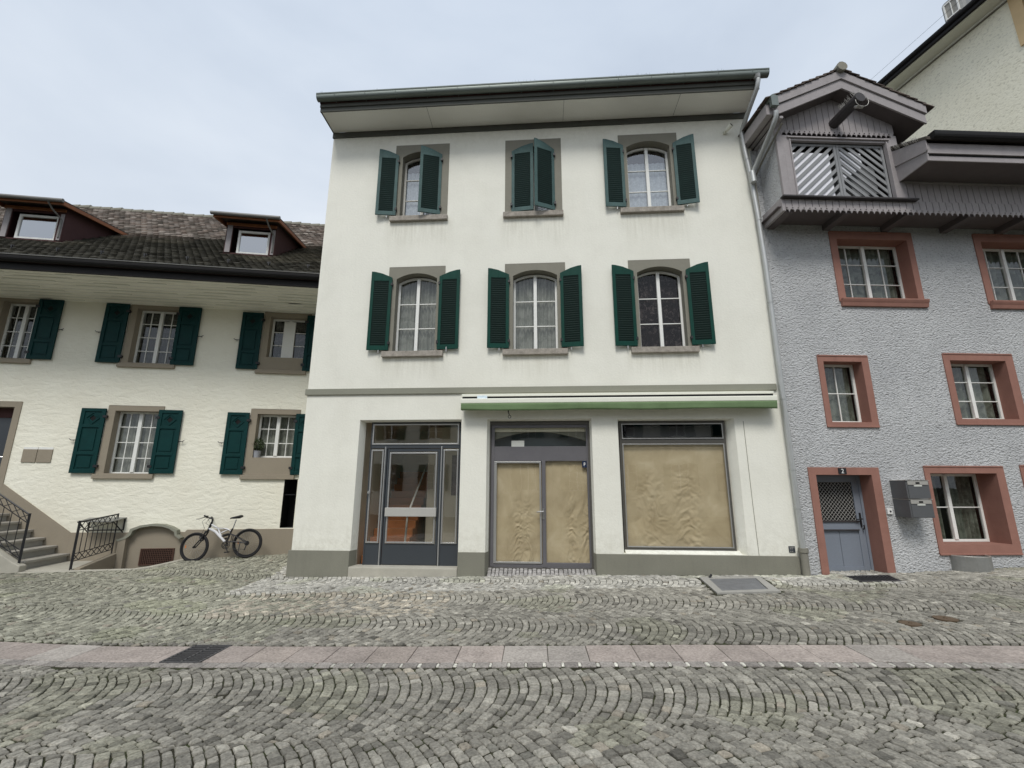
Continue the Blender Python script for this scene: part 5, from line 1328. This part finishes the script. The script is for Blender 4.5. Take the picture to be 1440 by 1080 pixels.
# flower pot on the left house's window ledge
PT = tag(frame('flower_pot', W(F1, -.88, -.08, 2.36), F1['yaw']), 'small zinc flower pot with a bushy green plant on the lower window ledge', 'flower pot')
b = MB(); b.tube([(0, 0, 0), (0, 0, .17)], [.075, .095], 16); b.ring((0, 0, .17), .095, .008, axis=(0, 0, 1)) if False else None
b.tube([(0, 0, .16), (0, 0, .175)], [.1, .1], 16); b.build('pot', 'pot', PT, smooth=True)
b = MB(); rr = random.Random(11)
for i in range(420):
    th, ph = rr.uniform(0, 6.28), math.acos(rr.uniform(-1, 1)); r = .17*rr.uniform(.3, 1)**.5
    c = Vector((r*math.sin(ph)*math.cos(th), r*math.sin(ph)*math.sin(th)*.8, .33+r*1.05*math.cos(ph)))
    a = Vector((rr.uniform(-1, 1), rr.uniform(-1, 1), rr.uniform(-.6, .8))).normalized()*rr.uniform(.02, .035); q = a.orthogonal().normalized()*.011
    b.add([c-a, c+q, c+a, c-q], [(0, 1, 2, 3)])
b.build('foliage', 'leaf', PT, fix=False)
b = MB()
for i in range(7): b.tube([(0, 0, .15), (rr.uniform(-.1, .1), rr.uniform(-.08, .08), rr.uniform(.3, .42))], .004, 5)
b.build('stems', 'iron', PT)
# letter boxes
for i, z in enumerate((1.44, 1.08)):
    LB = tag(frame('letterbox', W(F2, 1.97, 0, z), F2['yaw']), ('upper' if i == 0 else 'lower')+' of two stacked grey metal letterboxes beside the low red-framed window', 'letterbox', 'grey letterboxes on the roughcast wall')
    b = MB(); b.box(0, .47, 0.0, .365, 0, .345); b.build('case', 'box', LB, bev=.004)
    b = MB(); b.box(-.004, .475, .0, .385, .345, .353); b.build('lid', 'silver', LB, bev=.002)
    b = MB(); b.box(.03, .445, .365, .374, .005, .245); b.build('front_flap', 'box', LB, bev=.003)
    b = MB(); b.box(.03, .445, .365, .380, .262, .335); tr = b.build('slot_trim', 'silver', LB, bev=.003)
    b = MB(); b.box(.19, .27, .380, .383, .28, .315); b.build('lock', 'black', tr)
    b = MB(); b.box(.15, .31, .374, .380, .232, .258); b.build('name_card', 'card', LB)
# half round light well guard
LG = tag(frame('light_well_guard', W(F2, 2.92, 0, .04), F2['yaw']), 'half-round galvanised sheet guard standing against the wall below the red-framed window', 'light well guard')
b = MB(); n = 18; r0, r1 = .36, .34; vs = []
def hr(r, t): return (.37+r*1.0*math.cos(math.pi*(1-t)), -(r*.9*math.sin(math.pi*(1-t))+.0))
for i in range(n+1):
    for r in (r0, r1):
        for z in (0, .31): x, y = hr(r, i/n); vs.append((x, y, z))
b.add(vs, [f for i in range(n) for f in ((4*i, 4*i+4, 4*i+5, 4*i+1), (4*i+2, 4*i+3, 4*i+7, 4*i+6), (4*i+1, 4*i+5, 4*i+7, 4*i+3))]); b.build('sheet', 'galv', LG)
b = MB(); b.tube([(hr(.35, i/n)[0], -hr(.35, i/n)[1], .31) for i in range(n+1)], .012, 6); b.build('rolled_rim', 'silver', LG)
b = MB(); b.add([(hr(.34, i/n)[0], hr(.34, i/n)[1], .285) for i in range(n+1)], [tuple(range(n+1))]); b.build('cover', 'galv', LG)

# ================================================================== BICYCLE
BZ = -.09; by0 = W(F1, -1.80, .42, -.10)
BK = tag(frame('bicycle', by0, F1['yaw']), 'white and black full-suspension mountain bike leaning near the wall beside the cellar well', 'bicycle')
BK.rotation_euler = (R(-5), R(-3.8), R(F1['yaw']))
WR, WBs = .335, 1.16      # origin = front wheel contact; local u to the right (rear)
def wheel(c, steer=0, name='front_wheel'):
    ax = (math.sin(R(steer)), math.cos(R(steer)), 0)
    wv = frame(name, (0, 0, 0), 0); wv.parent = BK
    b = MB(); b.ring(c, WR-.026, .026, ax, 56, 10); b.build('tyre', 'tyre', wv, smooth=True)
    b = MB(); b.ring(c, WR-.062, .011, ax, 56, 6, sx=1.2); b.build('rim', 'bikeblack', wv)
    b = MB(); A = Vector((ax[0], -ax[1], 0)); X = A.cross(Vector((0, 0, 1))).normalized(); Cc = Vector((c[0], -c[1], c[2]))
    for i in range(28):
        a = 2*math.pi*i/28; e = X*math.cos(a)+Vector((0, 0, 1))*math.sin(a); h = Cc+A*(.025 if i % 2 else -.025)+(X*math.cos(a+.5)+Vector((0, 0, 1))*math.sin(a+.5))*.02; q = Cc+e*(WR-.066)
        b.tube([(h.x, -h.y, h.z), (q.x, -q.y, q.z)], .0011, 4, cap=False)
    b.build('spokes', 'chrome', wv)
    b = MB(); q = Cc-A*.045; r = Cc+A*.045; b.tube([(q.x, -q.y, q.z), (r.x, -r.y, r.z)], .022, 10); b.build('hub', 'bikeblack', wv)
    b = MB(); e = X*math.cos(.15)+Vector((0, 0, 1))*math.sin(.15); q = Cc+e*(WR*.62)
    b.box(q.x-.008, q.x+.008, -q.y-.006, -q.y+.006, q.z-.03, q.z+.03); b.build('reflector', 'reflector', wv)
    return wv
FWc = (0, 0, WR); RWc = (WBs, 0, WR)
wheel(FWc, -8, 'front_wheel'); wheel(RWc, 0, 'rear_wheel')
HT_ = (.33, 0, .90); HB = (.265, 0, .70); BBp = (.70, 0, .33); ST = (.78, 0, .66)
b = MB(); b.tube([(.325, 0, .88), (.255, 0, .68)], .026, 12); b.build('head_tube', 'bikeblack', BK, smooth=True)
b = MB(); b.tube([(.27, 0, .74), (.42, 0, .66), (.66, 0, .40)], [.026, .03, .026], 12); b.tube([(.31, 0, .83), (.47, 0, .73), (.56, 0, .55)], [.02, .018, .016], 12)
b.tube([(.45, 0, .73), (.68, 0, .70), (.76, 0, .64)], [.018, .016, .014], 10); b.tube([(.56, 0, .62), (.70, 0, .68)], .014, 8)
b.build('main_frame', 'bikewhite', BK, smooth=True)
b = MB(); b.tube([(.80, 0, .70), (.72, 0, .48), (.69, 0, .36)], .019, 10)
for s_ in (-1, 1):
    b.tube([(.72, s_*.03, .40), (.92, s_*.055, .38), (WBs, s_*.055, WR)], .011, 8); b.tube([(.76, s_*.03, .58), (.92, s_*.055, .50), (WBs, s_*.055, WR+.01)], .010, 8); b.tube([(.82, s_*.04, .55), (.80, s_*.04, .39)], .010, 8)
b.build('swing_arm', 'bikeblack', BK, smooth=True)
b = MB(); b.tube([(.58, 0, .54), (.76, 0, .58)], .014, 8)
for i in range(7): x = .61+.018*i; b.ring((x, 0, .547+.004*i), .026, .006, (1, 0, 0.2), 14, 6)
b.build('shock', 'bikeblack', BK)
b = MB(); b.tube([(.80, 0, .68), (.865, 0, .90)], .014, 10); b.build('seat_post', 'chrome', BK, smooth=True)
sd = MB(); prf = [(.72, .012, .935, .012), (.76, .022, .945, .02), (.83, .035, .95, .028), (.90, .062, .955, .034), (.96, .075, .965, .036), (.995, .065, .97, .026), (1.005, .03, .968, .012)]
vs = []; m = 12
for x, w_, z, t in prf:
    for k in range(m): a = 2*math.pi*k/m; vs.append((x, w_*math.cos(a), z+t*math.sin(a)))
sd.add(vs, [(i*m+k, i*m+(k+1) % m, (i+1)*m+(k+1) % m, (i+1)*m+k) for i in range(len(prf)-1) for k in range(m)]+[tuple(range(m)), tuple((len(prf)-1)*m+k for k in range(m))])
sd.tube([(.80, .02, .925), (.95, .02, .925)], .004, 6); sd.tube([(.80, -.02, .925), (.95, -.02, .925)], .004, 6); sd.build('saddle', 'bikeblack', BK, smooth=True)
b = MB()
for s_ in (-1, 1): b.tube([(.235, s_*.062, .66), (.13, s_*.062, .47)], .02, 10); b.tube([(.13, s_*.062, .49), (0, s_*.058, WR)], .015, 10)
b.tube([(.235, -.07, .665), (.235, .07, .665)], .022, 8); b.tube([(.14, -.065, .50), (.11, -.05, .56), (.11, .05, .56), (.14, .065, .50)], .012, 8); b.build('fork', 'bikeblack', BK, smooth=True)
b = MB(); b.tube([(.325, 0, .88), (.335, 0, .955)], .02, 10); b.tube([(.335, 0, .95), (.24, -.02, .99)], .017, 8)
b.tube([(.30, .33, 1.02), (.26, .22, 1.01), (.235, .06, .985), (.235, -.06, .985), (.20, -.22, 1.01), (.17, -.33, 1.0)], .013, 8); b.tube([(.31, .36, 1.02), (.27, .24, 1.013)], .019, 8); b.tube([(.16, -.36, 1.0), (.195, -.24, 1.01)], .019, 8)
b.tube([(.25, .20, 1.0), (.16, .26, .96), (.13, .33, .955)], .007, 6); b.tube([(.2, -.20, 1.0), (.11, -.26, .95), (.10, -.32, .94)], .007, 6); b.box(.22, .28, .10, .16, .99, 1.03); b.build('handlebar', 'bikeblack', BK)
b = MB(); b.tube([(.24, .1, .98), (.16, .12, .90), (.2, .06, .75), (.13, .06, .56)], .004, 5); b.tube([(.22, -.1, .98), (.20, .03, .86), (.36, .04, .76), (.6, .04, .72), (.82, .05, .62)], .004, 5); b.build('cables', 'bikeblack', BK)
b = MB(); b.ring((.70, .045, .33), .085, .007, (0, 1, 0), 30, 6); b.ring((.70, .05, .33), .06, .006, (0, 1, 0), 24, 6)
for i in range(5): a = i*1.2566; b.tube([(.70, .045, .33), (.70+.08*math.cos(a), .045, .33+.08*math.sin(a))], .006, 5)
b.tube([(.70, -.06, .33), (.70, .07, .33)], .024, 10); b.build('chainring', 'bikeblack', BK)
b = MB(); b.tube([(.70, .075, .33), (.77, .085, .175)], .012, 8); b.box(.73, .82, .095, .17, .155, .18); b.tube([(.70, -.07, .33), (.63, -.08, .485)], .012, 8); b.box(.60, .68, -.17, -.09, .475, .50); b.build('crank', 'bikeblack', BK)
b = MB(); b.tube([(.70, .045, .415), (WBs, .04, WR+.035)], .004, 5); b.tube([(.70, .045, .245), (1.13, .04, .20), (WBs, .04, WR-.035)], .004, 5); b.ring((WBs, .035, WR), .045, .01, (0, 1, 0), 20, 6); b.ring((WBs, .042, WR), .03, .01, (0, 1, 0), 20, 6); b.tube([(WBs, .045, WR-.03), (1.14, .045, .24), (1.12, .045, .18)], .012, 6); b.build('drive_chain', 'bikeblack', BK)
b = MB(); b.tube([(1.02, .06, .36), (1.04, .22, .02)], .009, 6); b.build('kick_stand', 'bikeblack', BK)

# ================================================================== HOUSE ACROSS THE STREET (behind the camera, seen only in the glass)
H4 = tag(frame('house', (16, -8.5, 0), 180), 'plain cream house across the street, mirrored in the shop glass', 'house')
ws4 = [(x, x+1.0, z, z+1.6) for x in (2, 5, 8, 11, 14, 17, 20, 23, 26, 29) for z in (1.4, 4.6)]
wall(H4, 0, 32, -.5, 7.2, ws4, 'opp', 6)
for a, c, z0, z1 in ws4:
    w = casement(H4, a, c, z0, z1, z1, .1, 'white', rows=3)
    b = MB(); b.box(a-.1, c+.1, -.5, -.48, z0-.1, z1+.1); b.build('dark_interior', 'dark', w)
    for s_, u in ((-1, a), (1, c)):
        bb = MB(); bb.box(min(u, u+s_*.5), max(u, u+s_*.5), .02, .06, z0, z1); bb.build('shutter', 'green', H4)
b = MB(); b.slab([(-.5, .9, 7.1), (32.5, .9, 7.1), (32.5, -6, 10.6), (-.5, -6, 10.6)], .2); b.build('roof', 'redwood', H4)

# ================================================================== CAMERA, SKY, LIGHT
cam = bpy.data.cameras.new('camera'); co = bpy.data.objects.new('camera', cam); COL.objects.link(co)
cam.sensor_width = 36; cam.sensor_fit = 'HORIZONTAL'; cam.lens = 641.8/1440*36; cam.clip_start = .05; cam.clip_end = 3000
fw = Vector((0, math.cos(R(12.66)), math.sin(R(12.66)))); upv = Vector((0, -math.sin(R(12.66)), math.cos(R(12.66)))); rt = Vector((1, 0, 0)); ro = R(.154)
r2v = rt*math.cos(ro)+upv*math.sin(ro); u2v = -rt*math.sin(ro)+upv*math.cos(ro)
mw = Matrix((r2v, u2v, -fw)).transposed().to_4x4(); mw.translation = (0, 0, 1.65); co.matrix_world = mw
scn.camera = co
w = bpy.data.worlds.new('World'); scn.world = w; w.use_nodes = True; nt = w.node_tree
bg = nt.nodes['Background']; sky = nt.nodes.new('ShaderNodeTexSky'); sky.sky_type = 'NISHITA'; sky.sun_disc = False
SUN_EL, SUN_AZ = 53, 190     # degrees; azimuth clockwise from +y
sky.sun_elevation = R(SUN_EL); sky.sun_rotation = R(SUN_AZ); sky.air_density = 1; sky.dust_density = 3; sky.ozone_density = 1
tc = nt.nodes.new('ShaderNodeTexCoord'); sx = nt.nodes.new('ShaderNodeSeparateXYZ'); lk(nt, tc.outputs['Generated'], sx.inputs[0])
mp = nt.nodes.new('ShaderNodeMapping'); mp.inputs['Scale'].default_value = (1, 1, 2.2); lk(nt, tc.outputs['Generated'], mp.inputs[0])
cl = noise_n(nt, mp.outputs[0], 1.7, 5, .5, .3)
grey = ramp_n(nt, cl, [(.28, (.61, .69, .80)), (.50, (.73, .81, .91)), (.72, (.86, .93, 1.01))])
mz = ramp_n(nt, sx.outputs['Z'], [(.25, (1.08, 1.05, 1.02)), (.95, (.90, .93, .98))])
cloud = mix_n(nt, 1.0, grey, mz, 'MULTIPLY')
sc_ = nt.nodes.new('ShaderNodeVectorMath'); sc_.operation = 'SCALE'; sc_.inputs['Scale'].default_value = 6.35; lk(nt, cloud, sc_.inputs[0])
mn = nt.nodes.new('ShaderNodeVectorMath'); mn.operation = 'MINIMUM'; lk(nt, sky.outputs[0], mn.inputs[0]); mn.inputs[1].default_value = (12, 12, 12)
mx = mix_n(nt, .93, mn.outputs[0], sc_.outputs[0]); lk(nt, mx, bg.inputs[0]); bg.inputs['Strength'].default_value = .1
sl = bpy.data.lights.new('sun', 'SUN'); sl.energy = 1.5; sl.angle = R(20); sl.color = (1, .97, .92)
so = bpy.data.objects.new('sun', sl); COL.objects.link(so)
el, az = R(SUN_EL), R(SUN_AZ); dv = Vector((math.sin(az)*math.cos(el), math.cos(az)*math.cos(el), math.sin(el)))
so.rotation_euler = dv.to_track_quat('Z', 'Y').to_euler()
scn.view_settings.view_transform = 'Standard'; scn.view_settings.look = 'None'; scn.view_settings.exposure = .6; scn.view_settings.gamma = 1
scn.view_settings.use_curve_mapping = False
scn.cycles.max_bounces = 8; scn.cycles.transparent_max_bounces = 12; scn.cycles.use_denoising = True
